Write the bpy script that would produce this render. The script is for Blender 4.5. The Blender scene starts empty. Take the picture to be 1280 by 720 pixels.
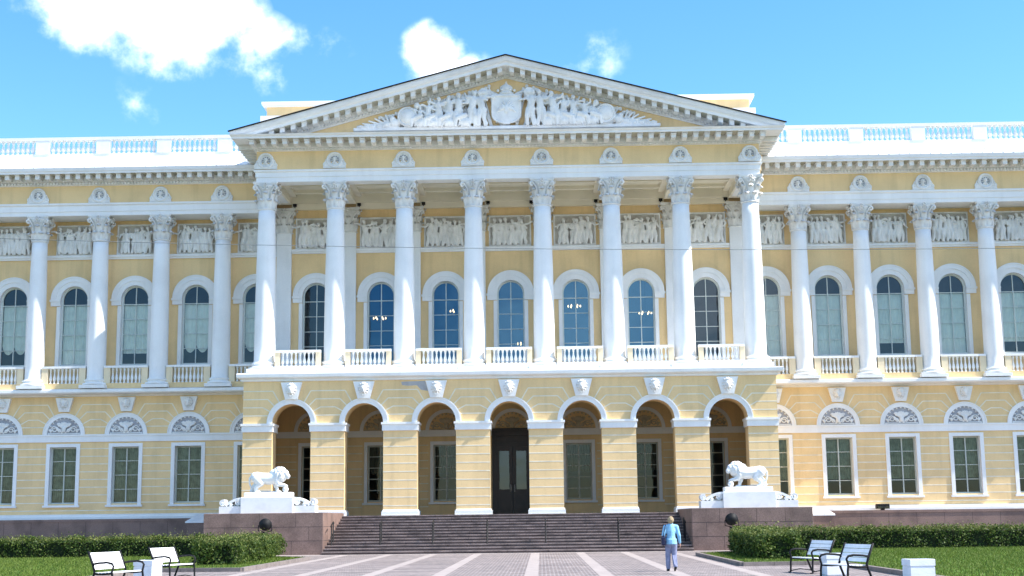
import bpy, bmesh, math, random
import numpy as np
from mathutils import Vector, Matrix
PI = math.pi
R = math.radians
random.seed(7)
scene = bpy.context.scene
COL = scene.collection

# ------------------------------------------------------------------ camera
cam_d = bpy.data.cameras.new("camera")
cam = bpy.data.objects.new("camera", cam_d)
COL.objects.link(cam)
scene.camera = cam
YAW, PITCH, ROLL = R(1.064), R(9.334), R(-0.665)
fw = Vector((-math.sin(YAW) * math.cos(PITCH), math.cos(YAW) * math.cos(PITCH), math.sin(PITCH)))
rt = Vector((math.cos(YAW), math.sin(YAW), 0))
up = rt.cross(fw)
rt2 = math.cos(ROLL) * rt + math.sin(ROLL) * up
up2 = -math.sin(ROLL) * rt + math.cos(ROLL) * up
cam.matrix_world = Matrix(((rt2.x, up2.x, -fw.x, 1.672), (rt2.y, up2.y, -fw.y, -79.76), (rt2.z, up2.z, -fw.z, 1.606), (0, 0, 0, 1)))
cam_d.sensor_fit = 'HORIZONTAL'
cam_d.sensor_width = 36.0
cam_d.lens = 36.0 * 1760.0 / 1280.0
cam_d.clip_start = 0.1
cam_d.clip_end = 6000

# ------------------------------------------------------------------ light
SUN_EL, SUN_A = R(50), R(11)          # sun on the right, 11 degrees in front of the facade plane
sdir = Vector((math.cos(SUN_EL) * math.cos(SUN_A), -math.cos(SUN_EL) * math.sin(SUN_A), math.sin(SUN_EL)))
sun_d = bpy.data.lights.new("sun", 'SUN')
sun_d.energy = 3.15
sun_d.angle = R(0.53)
sun_d.color = (1.0, 0.95, 0.87)
sun = bpy.data.objects.new("sun", sun_d)
COL.objects.link(sun)
sun.rotation_euler = sdir.to_track_quat('Z', 'Y').to_euler()
scene.view_settings.view_transform = 'Standard'
scene.view_settings.look = 'None'
scene.view_settings.gamma = 1.0
scene.view_settings.use_curve_mapping = False
scene.view_settings.exposure = 1.54

world = bpy.data.worlds.new("World")
scene.world = world
world.use_nodes = True
wn, wl = world.node_tree.nodes, world.node_tree.links
wn.clear()
def wnode(t, **k):
    n = wn.new(t)
    for a, b in k.items():
        setattr(n, a, b)
    return n
out = wnode('ShaderNodeOutputWorld')
bg = wnode('ShaderNodeBackground')
bg.inputs[1].default_value = 0.122
sky = wnode('ShaderNodeTexSky', sky_type='NISHITA', sun_disc=False)
sky.sun_elevation = SUN_EL
sky.sun_rotation = math.atan2(sdir.x, sdir.y)
sky.altitude = 0
sky.air_density = 1.0
sky.dust_density = 0.3
sky.ozone_density = 3.0
tc = wnode('ShaderNodeTexCoord')
def wmath(op, a, b=None, c=None, clamp=False):
    n = wnode('ShaderNodeMath', operation=op, use_clamp=clamp)
    for i, v in enumerate((a, b, c)):
        if v is None:
            continue
        if isinstance(v, (int, float)):
            n.inputs[i].default_value = v
        else:
            wl.new(v, n.inputs[i])
    return n.outputs[0]
# clouds: patches in fixed directions of the sky, broken up by noise
nz = wnode('ShaderNodeTexNoise'); nz.inputs['Scale'].default_value = 21; nz.inputs['Detail'].default_value = 8; nz.inputs['Roughness'].default_value = 0.58
wl.new(tc.outputs['Generated'], nz.inputs['Vector'])
nz2 = wnode('ShaderNodeTexNoise'); nz2.inputs['Scale'].default_value = 3.2; nz2.inputs['Detail'].default_value = 5
wl.new(tc.outputs['Generated'], nz2.inputs['Vector'])
def patch(d, rx, rz, s):
    mp = wnode('ShaderNodeVectorMath', operation='SUBTRACT')
    wl.new(tc.outputs['Generated'], mp.inputs[0]); mp.inputs[1].default_value = d
    sc = wnode('ShaderNodeVectorMath', operation='MULTIPLY')
    wl.new(mp.outputs[0], sc.inputs[0]); sc.inputs[1].default_value = (1 / rx, 1 / rx, 1 / rz)
    ln = wnode('ShaderNodeVectorMath', operation='LENGTH'); wl.new(sc.outputs[0], ln.inputs[0])
    return wmath('MULTIPLY', wmath('SUBTRACT', 1.0, ln.outputs['Value'], clamp=True), s)
CL = [((-0.242, 0.913, 0.338), .066, .046, 1.25), ((-0.29, 0.90, 0.345), .075, .04, 1.1), ((-0.2, 0.924, 0.322), .045, .03, .6),
      ((-0.185, 0.934, 0.307), .022, .02, .55), ((-0.158, 0.931, 0.327), .04, .014, .42), ((-0.069, 0.944, 0.319), .03, .03, 1.2),
      ((-0.055, 0.946, 0.311), .032, .018, .95), ((0.036, 0.947, 0.317), .034, .03, .3), ((-0.272, 0.92, 0.28), .03, .022, .22)]
acc = None
for c in CL:
    p = patch(*c)
    acc = p if acc is None else wmath('MAXIMUM', acc, p)
dens = wmath('ADD', acc, wmath('MULTIPLY', wmath('SUBTRACT', nz.outputs['Fac'], 0.52), 2.2))
msk = wmath('MULTIPLY', wmath('GREATER_THAN', acc, 0.0), 1.0)
rmp = wnode('ShaderNodeMapRange', interpolation_type='SMOOTHSTEP')
rmp.inputs[1].default_value = 0.02; rmp.inputs[2].default_value = 1.1
wl.new(dens, rmp.inputs[0])
edge = wnode('ShaderNodeMapRange'); edge.inputs[1].default_value = 0.0; edge.inputs[2].default_value = 0.18
wl.new(acc, edge.inputs[0])
far = wnode('ShaderNodeMapRange', interpolation_type='SMOOTHSTEP'); far.inputs[1].default_value = 0.53; far.inputs[2].default_value = 0.75
far.inputs[4].default_value = 0.8
wl.new(nz2.outputs['Fac'], far.inputs[0])
sep = wnode('ShaderNodeSeparateXYZ'); wl.new(tc.outputs['Generated'], sep.inputs[0])
behind = wnode('ShaderNodeMapRange'); behind.inputs[1].default_value = 0.55; behind.inputs[2].default_value = 0.2
wl.new(sep.outputs['Y'], behind.inputs[0])
cl1 = wmath('MULTIPLY', rmp.outputs[0], edge.outputs[0])
cl2 = wmath('MULTIPLY', far.outputs[0], behind.outputs[0])
cloud = wmath('MAXIMUM', cl1, cl2)
hs = wnode('ShaderNodeHueSaturation'); hs.inputs['Hue'].default_value = 0.498; hs.inputs['Saturation'].default_value = 1.27; hs.inputs['Value'].default_value = 0.85
wl.new(sky.outputs[0], hs.inputs['Color'])
mx = wnode('ShaderNodeMixRGB'); mx.inputs[2].default_value = (10.5, 10.5, 10.6, 1)
wl.new(cloud, mx.inputs[0]); wl.new(hs.outputs[0], mx.inputs[1])
wl.new(mx.outputs[0], bg.inputs[0])
wl.new(bg.outputs[0], out.inputs[0])

# ------------------------------------------------------------------ materials
def srgb(r, g, b):
    f = lambda c: (c / 255 / 12.92) if c <= 10 else ((c / 255 + 0.055) / 1.055) ** 2.4
    return (f(r), f(g), f(b))
def mat(name, col, rough=0.8, var=0.12, scale=1.5, bump=0.0, bscale=30, spec=0.3, metal=0.0, streak=0.0, col2=None, fine=0.0):
    m = bpy.data.materials.new(name); m.use_nodes = True
    n, l = m.node_tree.nodes, m.node_tree.links
    b = n['Principled BSDF']
    b.inputs['Roughness'].default_value = rough
    b.inputs['Specular IOR Level'].default_value = spec
    b.inputs['Metallic'].default_value = metal
    t = n.new('ShaderNodeNewGeometry')
    def noise(s, det=6, vec=None):
        q = n.new('ShaderNodeTexNoise'); q.inputs['Scale'].default_value = s; q.inputs['Detail'].default_value = det
        l.new(vec or t.outputs['Position'], q.inputs['Vector']); return q
    c2 = col2 or tuple(max(0, c * (1 - 2.0 * var)) for c in col)
    c1 = tuple(min(1, c * (1 + 0.4 * var)) for c in col)
    mxn = n.new('ShaderNodeMixRGB'); mxn.inputs[1].default_value = (*c1, 1); mxn.inputs[2].default_value = (*c2, 1)
    q = noise(scale)
    r = n.new('ShaderNodeMapRange'); r.inputs[1].default_value = 0.42; r.inputs[2].default_value = 0.78; l.new(q.outputs['Fac'], r.inputs[0])
    fac = r.outputs[0]
    if streak:
        mp = n.new('ShaderNodeMapping'); mp.inputs['Scale'].default_value = (1.6, 1.6, 0.12); l.new(t.outputs['Position'], mp.inputs[0])
        q2 = noise(1.6, 5, mp.outputs[0])
        r2 = n.new('ShaderNodeMapRange'); r2.inputs[1].default_value = 0.5; r2.inputs[2].default_value = 0.8; r2.inputs[4].default_value = streak; l.new(q2.outputs['Fac'], r2.inputs[0])
        ad = n.new('ShaderNodeMath'); ad.operation = 'ADD'; ad.use_clamp = True; l.new(fac, ad.inputs[0]); l.new(r2.outputs[0], ad.inputs[1]); fac = ad.outputs[0]
    l.new(fac, mxn.inputs[0]); colr = mxn.outputs[0]
    if fine:
        q3 = noise(22, 4)
        r3 = n.new('ShaderNodeMapRange'); r3.inputs[1].default_value = 0.3; r3.inputs[2].default_value = 0.7; r3.inputs[3].default_value = 1 - fine; r3.inputs[4].default_value = 1 + fine; l.new(q3.outputs['Fac'], r3.inputs[0])
        mm = n.new('ShaderNodeVectorMath'); mm.operation = 'SCALE'; l.new(colr, mm.inputs[0]); l.new(r3.outputs[0], mm.inputs['Scale']); colr = mm.outputs[0]
    l.new(colr, b.inputs['Base Color'])
    if bump:
        q4 = noise(bscale, 6); bp = n.new('ShaderNodeBump'); bp.inputs['Strength'].default_value = bump; bp.inputs['Distance'].default_value = 0.02
        l.new(q4.outputs['Fac'], bp.inputs['Height']); l.new(bp.outputs[0], b.inputs['Normal'])
    return m

M = {}
M['yellow'] = mat('yellow_plaster', (.82, .595, .315), .9, .075, .5, .15, 18, .1, streak=.75, fine=.04)
M['white'] = mat('white_paint', (.84, .835, .82), .75, .05, .6, .15, 14, .2, streak=.6, fine=.03)
M['cream'] = mat('cream_plaster', (.81, .67, .46), .9, .07, .8, .15, 18, .1, streak=.5)
M['line'] = mat('joint_paint', (.80, .73, .58), .85, .10, 2.0, 0, 20, .1)
M['stone'] = mat('carved_plaster', (.77, .76, .73), .85, .10, 1.6, .1, 25, .1, fine=.05)
M['greyplaster'] = mat('bare_plaster', (.42, .42, .43), .95, .1, 3, .2, 20, .1)
M['marble'] = mat('white_marble', (.82, .82, .81), .5, .06, 2.5, .05, 25, .35)
M['granite'] = mat('red_granite', (.215, .142, .118), .6, .22, 1.1, .1, 60, .35, fine=.22)
M['stepgranite'] = mat('shaded_step_granite', (.115, .085, .08), .7, .3, 1.3, .1, 60, .3, fine=.25)  # granite darkened so the colour carries the shade on the risers
M['stepedge'] = mat('lit_step_edge', (.235, .185, .17), .7, .35, 1.6, .1, 60, .3, fine=.3)  # lighter tone paints in the light catching the tread noses
M['soffit'] = mat('shaded_soffit', (.46, .43, .34), .9, .12, 1.2, .1, 20, .1)  # tan soffit, its tone darkened to hold the shade between modillions
M['cable'] = mat('weathered_cable', (.2, .21, .22), .6, .1, 3)
M['joint'] = mat('dark_joint', (.05, .04, .04), .95, .05, 3)
M['roofmetal'] = mat('white_roof_metal', (.80, .82, .84), .45, .08, .8, 0, 20, .4, streak=.4)
M['darkmetal'] = mat('dark_metal', (.012, .012, .013), .6, .2, 3, 0, 20, .2)
M['wood'] = mat('dark_door_wood', (.018, .008, .007), .4, .3, 3, .1, 40, .5, streak=.4)
M['frame'] = mat('window_frame_paint', (.62, .66, .62), .6, .06, 2)
M['lowframe'] = mat('lower_frame_paint', (.50, .52, .46), .6, .08, 2)
M['curtain_pale'] = mat('pale_green_blind', (.84, .87, .80), .9, .06, 2.5, .1, 8, .05, streak=.4)
M['curtain_grey'] = mat('grey_green_curtain', (.26, .28, .21), .95, .25, 3, .2, 10, .05, streak=.9)
M['curtain_dim'] = mat('dim_curtain', (.12, .12, .10), .95, .25, 3, .2, 10, .05, streak=.9)
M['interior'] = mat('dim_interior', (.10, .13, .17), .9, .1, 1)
M['field'] = mat('grey_field', (.40, .40, .42), .9, .12, 3, .1, 25, .1)
M['lunette_dark'] = mat('tan_relief', (.50, .43, .31), .9, .2, 3)  # darker tan than the ornaments on the wings
M['ceil'] = mat('cream_ceiling', (.82, .75, .60), .9, .07, .6, .1, 12, .1)
M['slat'] = mat('white_bench_paint', (.86, .86, .86), .5, .06, 4, .05, 30, .3)
M['concrete'] = mat('white_concrete', (.74, .76, .80), .8, .07, 3, .2, 25, .15)
M['kerb'] = mat('kerb_stone', (.22, .185, .17), .8, .18, 2.5, .2, 30, .2, fine=.12)
M['band'] = mat('pale_paving', (.36, .31, .29), .8, .12, 1.6, .15, 30, .2, fine=.1)
M['terrace'] = mat('terrace_stone', (.58, .53, .46), .7, .12, 1.5, .1, 30, .2)
M['soil'] = mat('soil', (.06, .05, .03), 1.0, .2, 3, .2, 10, .05)

def leafmat(name, ca, cb, cc):
    m = bpy.data.materials.new(name); m.use_nodes = True
    n, l = m.node_tree.nodes, m.node_tree.links
    b = n['Principled BSDF']; b.inputs['Roughness'].default_value = .55; b.inputs['Specular IOR Level'].default_value = .25
    g = n.new('ShaderNodeNewGeometry')
    r = n.new('ShaderNodeValToRGB')
    r.color_ramp.elements[0].color = (*ca, 1); r.color_ramp.elements[1].color = (*cc, 1)
    e = r.color_ramp.elements.new(.55); e.color = (*cb, 1)
    l.new(g.outputs['Random Per Island'], r.inputs[0]); l.new(r.outputs[0], b.inputs['Base Color'])
    tr = n.new('ShaderNodeBsdfTranslucent'); l.new(r.outputs[0], tr.inputs[0])
    ms = n.new('ShaderNodeMixShader'); ms.inputs[0].default_value = .3
    l.new(b.outputs[0], ms.inputs[1]); l.new(tr.outputs[0], ms.inputs[2]); l.new(ms.outputs[0], n['Material Output'].inputs[0])
    return m
M['leaf'] = leafmat('hedge_leaf', (.03, .058, .012), (.07, .115, .022), (.15, .185, .04))
M['shoot'] = leafmat('hedge_new_shoot', (.10, .13, .03), (.17, .19, .05), (.24, .25, .08))
M['grass'] = leafmat('grass_blade', (.085, .13, .018), (.13, .185, .03), (.19, .23, .05))
M['lawn'] = mat('lawn_ground', (.08, .15, .024), .95, .25, 1.2, .3, 20, .05, fine=.2)
M['hedgecore'] = mat('hedge_inner_twigs', (.015, .022, .008), 1, .2, 4)

def glassmat(name, refl, tint, gc=(.9, .95, 1)):
    m = bpy.data.materials.new(name); m.use_nodes = True
    n, l = m.node_tree.nodes, m.node_tree.links; n.clear()
    o = n.new('ShaderNodeOutputMaterial'); t = n.new('ShaderNodeBsdfTransparent'); t.inputs[0].default_value = (*tint, 1)
    g = n.new('ShaderNodeBsdfGlossy'); g.inputs['Roughness'].default_value = .02; g.inputs[0].default_value = (*gc, 1)
    geo = n.new('ShaderNodeNewGeometry'); q = n.new('ShaderNodeTexNoise'); q.inputs['Scale'].default_value = 1.1; q.inputs['Detail'].default_value = 1
    l.new(geo.outputs['Position'], q.inputs['Vector'])
    bp = n.new('ShaderNodeBump'); bp.inputs['Strength'].default_value = .12; bp.inputs['Distance'].default_value = .05
    l.new(q.outputs['Fac'], bp.inputs['Height']); l.new(bp.outputs[0], g.inputs['Normal'])
    f = n.new('ShaderNodeFresnel'); f.inputs[0].default_value = 1.5
    a = n.new('ShaderNodeMath'); a.operation = 'ADD'; a.inputs[1].default_value = refl; a.use_clamp = True
    l.new(f.outputs[0], a.inputs[0])
    ms = n.new('ShaderNodeMixShader'); l.new(a.outputs[0], ms.inputs[0]); l.new(t.outputs[0], ms.inputs[1]); l.new(g.outputs[0], ms.inputs[2])
    l.new(ms.outputs[0], o.inputs[0])
    return m
M['glass'] = glassmat('window_glass', .02, (.93, .95, .93), (.7, .82, .92))
M['glass_blue'] = glassmat('sky_tinted_window_glass', .17, (.72, .82, .86), (.13, .32, .52))  # blue of the reflected sky is put into the gloss tint
M['glass_low'] = glassmat('lower_window_glass', .01, (.8, .85, .82), (.55, .62, .62))
def emit(name, col, s):
    m = bpy.data.materials.new(name); m.use_nodes = True
    b = m.node_tree.nodes['Principled BSDF']; b.inputs['Emission Color'].default_value = (*col, 1); b.inputs['Emission Strength'].default_value = s
    return m
M['bulb'] = emit('lit_bulb', (1, .66, .32), 1.8)

# paving of small setts
def paving():
    m = bpy.data.materials.new('granite_setts'); m.use_nodes = True
    n, l = m.node_tree.nodes, m.node_tree.links; b = n['Principled BSDF']; b.inputs['Roughness'].default_value = .8; b.inputs['Specular IOR Level'].default_value = .25
    g = n.new('ShaderNodeNewGeometry')
    br = n.new('ShaderNodeTexBrick'); br.inputs['Scale'].default_value = 1.0
    br.inputs['Brick Width'].default_value = .24; br.inputs['Row Height'].default_value = .30; br.inputs['Mortar Size'].default_value = .022; br.inputs['Bias'].default_value = 0
    br.inputs['Color1'].default_value = (.215, .172, .16, 1); br.inputs['Color2'].default_value = (.135, .112, .11, 1); br.inputs['Mortar'].default_value = (.31, .28, .27, 1)
    l.new(g.outputs['Position'], br.inputs['Vector'])
    q = n.new('ShaderNodeTexNoise'); q.inputs['Scale'].default_value = .45; q.inputs['Detail'].default_value = 7; q.inputs['Roughness'].default_value = .65
    mp = n.new('ShaderNodeMapping'); mp.inputs['Scale'].default_value = (.4, 1.9, 1); l.new(g.outputs['Position'], mp.inputs[0]); l.new(mp.outputs[0], q.inputs['Vector'])
    r = n.new('ShaderNodeMapRange'); r.inputs[1].default_value = .3; r.inputs[2].default_value = .7; r.inputs[3].default_value = .66; r.inputs[4].default_value = 1.4
    l.new(q.outputs['Fac'], r.inputs[0])
    q2 = n.new('ShaderNodeTexNoise'); q2.inputs['Scale'].default_value = 5; q2.inputs['Detail'].default_value = 3; l.new(g.outputs['Position'], q2.inputs['Vector'])
    r2 = n.new('ShaderNodeMapRange'); r2.inputs[1].default_value = .3; r2.inputs[2].default_value = .7; r2.inputs[3].default_value = .75; r2.inputs[4].default_value = 1.25; l.new(q2.outputs['Fac'], r2.inputs[0])
    mu = n.new('ShaderNodeMath'); mu.operation = 'MULTIPLY'; l.new(r.outputs[0], mu.inputs[0]); l.new(r2.outputs[0], mu.inputs[1])
    s = n.new('ShaderNodeVectorMath'); s.operation = 'SCALE'; l.new(br.outputs['Color'], s.inputs[0]); l.new(mu.outputs[0], s.inputs['Scale'])
    l.new(s.outputs[0], b.inputs['Base Color'])
    bp = n.new('ShaderNodeBump'); bp.inputs['Strength'].default_value = .5; bp.inputs['Distance'].default_value = .015; bp.invert = True
    l.new(br.outputs['Fac'], bp.inputs['Height']); l.new(bp.outputs[0], b.inputs['Normal'])
    return m
M['setts'] = paving()

# ------------------------------------------------------------------ mesh helpers
class MB:
    def __init__(s):
        s.v, s.f, s.m, s.sm, s.mats = [], [], [], [], []
    def mi(s, m):
        m = M[m] if isinstance(m, str) else m
        if m not in s.mats:
            s.mats.append(m)
        return s.mats.index(m)
    def face(s, pts, m, smooth=False):
        b = len(s.v); s.v += [tuple(p) for p in pts]; s.f.append(tuple(range(b, b + len(pts)))); s.m.append(s.mi(m)); s.sm.append(smooth)
    def add(s, vs, fs, m, smooth=False):
        b = len(s.v); s.v += [tuple(p) for p in vs]; k = s.mi(m)
        for f in fs:
            s.f.append(tuple(b + i for i in f)); s.m.append(k); s.sm.append(smooth)
    def box(s, x0, x1, y0, y1, z0, z1, m):
        v = [(x, y, z) for z in (z0, z1) for y in (y0, y1) for x in (x0, x1)]
        s.add(v, [(0, 2, 3, 1), (4, 5, 7, 6), (0, 1, 5, 4), (2, 6, 7, 3), (0, 4, 6, 2), (1, 3, 7, 5)], m)
    def bev(s, x0, x1, y0, y1, z0, z1, m, b=.02):
        # box with chamfered top and vertical edges
        o = lambda i: [(x0 + i, y0), (x0 + b, y0 + i - i), (x1 - b, y0)]
        def ring(ins, z):
            c = b
            p = [(x0 + c, y0), (x1 - c, y0), (x1, y0 + c), (x1, y1 - c), (x1 - c, y1), (x0 + c, y1), (x0, y1 - c), (x0, y0 + c)]
            cx, cy = (x0 + x1) / 2, (y0 + y1) / 2
            return [(cx + (px - cx) * (1 - ins / max(1e-6, (x1 - x0) / 2)), cy + (py - cy) * (1 - ins / max(1e-6, (y1 - y0) / 2)), z) for px, py in p]
        s.loft([ring(0, z0), ring(0, z1 - b), ring(b, z1)], m, cap=True)
    def loft(s, rings, m, closed=True, cap=False, smooth=False):
        n = len(rings[0]); vs = [p for r in rings for p in r]; fs = []
        for i in range(len(rings) - 1):
            for j in range(n if closed else n - 1):
                a, b_ = i * n + j, i * n + (j + 1) % n
                fs.append((a, b_, b_ + n, a + n))
        if cap:
            fs.append(tuple(reversed(range(n)))); fs.append(tuple(range((len(rings) - 1) * n, len(rings) * n)))
        s.add(vs, fs, m, smooth)
    def lathe(s, prof, cx, cy, z0, m, n=16, cap=True, smooth=True, sy=1.0):
        s.loft([[(cx + r * math.cos(2 * PI * j / n), cy + sy * r * math.sin(2 * PI * j / n), z0 + z) for j in range(n)] for r, z in prof], m, True, cap, smooth)
    def tube(s, pts, r, m, n=8, cap=True, smooth=True):
        pts = [Vector(p) for p in pts]; rs = r if isinstance(r, (list, tuple)) else [r] * len(pts)
        rings = []; prev = None
        for i, p in enumerate(pts):
            t = (pts[min(i + 1, len(pts) - 1)] - pts[max(i - 1, 0)]).normalized()
            if prev is None:
                a = t.orthogonal().normalized()
            else:
                a = (prev - t * prev.dot(t)).normalized()
            prev = a; b = t.cross(a)
            rings.append([tuple(p + (a * math.cos(2 * PI * j / n) + b * math.sin(2 * PI * j / n)) * rs[i]) for j in range(n)])
        s.loft(rings, m, True, cap, smooth)
    def bar(s, p0, p1, w, h, m, upv=(0, 0, 1)):
        p0, p1 = Vector(p0), Vector(p1); t = (p1 - p0).normalized(); a = t.cross(Vector(upv))
        if a.length < 1e-4: a = t.orthogonal()
        a.normalize(); b = a.cross(t)
        rg = lambda p: [tuple(p + a * sx * w / 2 + b * sz * h / 2) for sx, sz in ((-1, -1), (1, -1), (1, 1), (-1, 1))]
        s.loft([rg(p0), rg(p1)], m, True, True)
    def prism(s, poly, y0, y1, m):
        # polygon in x,z extruded from y0 (front) to y1
        n = len(poly)
        s.add([(x, y0, z) for x, z in poly] + [(x, y1, z) for x, z in poly],
              [tuple(range(n)), tuple(reversed(range(n, 2 * n)))] + [(i, i + n, (i + 1) % n + n, (i + 1) % n) for i in range(n)], m)
    def ring_arch(s, cx, zc, r0, r1, yf, yb, m, n=24, a0=0, a1=PI):
        P = lambda r, t, y: (cx + r * math.cos(t), y, zc + r * math.sin(t))
        rings = []
        for i in range(n + 1):
            t = a0 + (a1 - a0) * i / n
            rings.append([P(r0, t, yf), P(r1, t, yf), P(r1, t, yb), P(r0, t, yb)])
        s.loft(rings, m, True, True)
    def arch_panel(s, xa, xb, zb, zt, cx, hw, zs, zsp, yf, yb, m, mr=None, arch=True, n=24):
        mr = mr or m
        Q = lambda x0, x1, z0, z1: s.face([(x0, yf, z0), (x1, yf, z0), (x1, yf, z1), (x0, yf, z1)], m)
        Q(xa, cx - hw, zb, zt); Q(cx + hw, xb, zb, zt)
        if zs > zb + 1e-4: Q(cx - hw, cx + hw, zb, zs)
        pts = [(cx - hw * math.cos(PI * i / n), zsp + hw * math.sin(PI * i / n)) for i in range(n + 1)] if arch else [(cx - hw, zsp), (cx + hw, zsp)]
        for (x0, z0), (x1, z1) in zip(pts, pts[1:]):
            s.face([(x0, yf, z0), (x1, yf, z1), (x1, yf, zt), (x0, yf, zt)], m)
            s.face([(x0, yf, z0), (x0, yb, z0), (x1, yb, z1), (x1, yf, z1)], mr)
        for x in (cx - hw, cx + hw):
            s.face([(x, yf, zs), (x, yb, zs), (x, yb, zsp), (x, yf, zsp)], mr)
        s.face([(cx - hw, yf, zs), (cx + hw, yf, zs), (cx + hw, yb, zs), (cx - hw, yb, zs)], mr)
    def sweep_u(s, prof, W, yf, yb, m, cx=0):
        # profile of (offset outwards, z) swept round three sides of a block
        rings = []
        for o, z in prof:
            rings.append([(cx - W - o, yb, z), (cx - W - o, yf - o, z), (cx + W + o, yf - o, z), (cx + W + o, yb, z)])
        s.loft(rings, m, False, False)
    def run_x(s, prof, x0, x1, yf, m):
        rings = [[(x0, yf - o, z) for o, z in prof], [(x1, yf - o, z) for o, z in prof]]
        s.loft(rings, m, False, False)
        s.face([(x0, yf - o, z) for o, z in prof], m); s.face([(x1, yf - o, z) for o, z in prof], m)
    def build(s, name, parent=None, loc=None):
        me = bpy.data.meshes.new(name); me.from_pydata(s.v, [], s.f)
        for m in s.mats: me.materials.append(m)
        me.polygons.foreach_set('material_index', s.m); me.polygons.foreach_set('use_smooth', s.sm); me.update()
        bm = bmesh.new(); bm.from_mesh(me); bmesh.ops.remove_doubles(bm, verts=bm.verts, dist=1e-5); bmesh.ops.recalc_face_normals(bm, faces=bm.faces); bm.to_mesh(me); bm.free()
        return link(name, me, parent, loc)

def link(name, me, parent=None, loc=None):
    o = bpy.data.objects.new(name, me); COL.objects.link(o)
    if parent: o.parent = parent
    if loc: o.location = loc
    return o
def tag(o, label, cat, group=None):
    o['label'] = label; o['category'] = cat
    if group: o['group'] = group
    return o
def empty(name, loc=(0, 0, 0), rz=0):
    o = bpy.data.objects.new(name, None); COL.objects.link(o); o.location = loc; o.rotation_euler = (0, 0, rz); o.empty_display_size = .2
    return o
def struct(o):
    o['kind'] = 'structure'; return o
def copy_tree(o, parent=None, loc=None):
    c = o.copy(); COL.objects.link(c)
    if parent is not None: c.parent = parent
    if loc is not None: c.location = loc
    for ch in list(o.children):
        copy_tree(ch, c)
    return c

# sculpting: closed shapes fused by a voxel remesh into one surface
class SC:
    def __init__(s):
        s.bm = bmesh.new()
    def ell(s, c, r, rot=None, sub=2):
        r = (r, r, r) if isinstance(r, (int, float)) else r
        mtx = Matrix.Translation(c) @ (rot.to_4x4() if rot else Matrix.Identity(4)) @ Matrix.Diagonal((*r, 1))
        bmesh.ops.create_icosphere(s.bm, subdivisions=sub, radius=1, matrix=mtx)
    def cap(s, p0, p1, r0, r1=None, ends=True):
        r1 = r0 if r1 is None else r1
        p0, p1 = Vector(p0), Vector(p1); d = p1 - p0
        if d.length < 1e-5: return
        mtx = Matrix.Translation((p0 + p1) / 2) @ d.to_track_quat('Z', 'Y').to_matrix().to_4x4()
        bmesh.ops.create_cone(s.bm, cap_ends=True, segments=12, radius1=r0, radius2=r1, depth=d.length, matrix=mtx)
        if ends:
            s.ell(p0, r0); s.ell(p1, r1)
    def chain(s, pts, rs):
        for i in range(len(pts) - 1):
            s.cap(pts[i], pts[i + 1], rs[i], rs[i + 1])
    def box(s, x0, x1, y0, y1, z0, z1, rot=None):
        mtx = Matrix.Translation(((x0 + x1) / 2, (y0 + y1) / 2, (z0 + z1) / 2)) @ (rot.to_4x4() if rot else Matrix.Identity(4)) @ Matrix.Diagonal((x1 - x0, y1 - y0, z1 - z0, 1))
        bmesh.ops.create_cube(s.bm, size=1, matrix=mtx)
    def disc(s, c, r, th, axis='Y'):
        rot = Matrix.Rotation(PI / 2, 4, 'X') if axis == 'Y' else Matrix.Identity(4)
        bmesh.ops.create_cone(s.bm, cap_ends=True, segments=24, radius1=r, radius2=r, depth=th, matrix=Matrix.Translation(c) @ rot)
    def ring(s, c, Rr, r, n=20, a0=0, a1=2 * PI):
        pts = [(c[0] + Rr * math.cos(a0 + (a1 - a0) * i / n), c[1], c[2] + Rr * math.sin(a0 + (a1 - a0) * i / n)) for i in range(n + 1)]
        for a, b in zip(pts, pts[1:]): s.cap(a, b, r, r)
    def mesh(s, name, voxel, m, smooth=2, sf=.5):
        me = bpy.data.meshes.new('raw'); s.bm.to_mesh(me); s.bm.free()
        o = bpy.data.objects.new('raw', me); COL.objects.link(o)
        md = o.modifiers.new('r', 'REMESH'); md.mode = 'VOXEL'; md.voxel_size = voxel
        if smooth:
            ms = o.modifiers.new('s', 'SMOOTH'); ms.iterations = smooth; ms.factor = sf
        dg = bpy.context.evaluated_depsgraph_get(); dg.update()
        res = bpy.data.meshes.new_from_object(o.evaluated_get(dg)); res.name = name
        bpy.data.objects.remove(o); bpy.data.meshes.remove(me)
        res.materials.clear(); res.materials.append(M[m] if isinstance(m, str) else m)
        res.polygons.foreach_set('use_smooth', [True] * len(res.polygons)); res.polygons.foreach_set('material_index', [0] * len(res.polygons)); res.update()
        return res

# ================================================================== GROUND
GX = [-1500, 1500]
b = MB(); b.face([(-2500, -2500, -.02), (2500, -2500, -.02), (2500, 2500, -.02), (-2500, 2500, -.02)], M['kerb']); struct(b.build('ground'))
b = MB(); b.face([(-70, -130, 0), (70, -130, 0), (70, 4, 0), (-70, 4, 0)], 'setts'); struct(b.build('paved_plaza'))
b = MB()
for x in (1.36, 3.5, 5.62, 7.78):
    for s in (-1, 1):
        b.face([(s * x - .2, -110, .004), (s * x + .2, -110, .004), (s * x + .2, -11.4, .004), (s * x - .2, -11.4, .004)], 'band')
b.face([(-16, -11.4, .004), (16, -11.4, .004), (16, -9.7, .004), (-16, -9.7, .004)], 'band')
struct(b.build('paving_band'))
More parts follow.
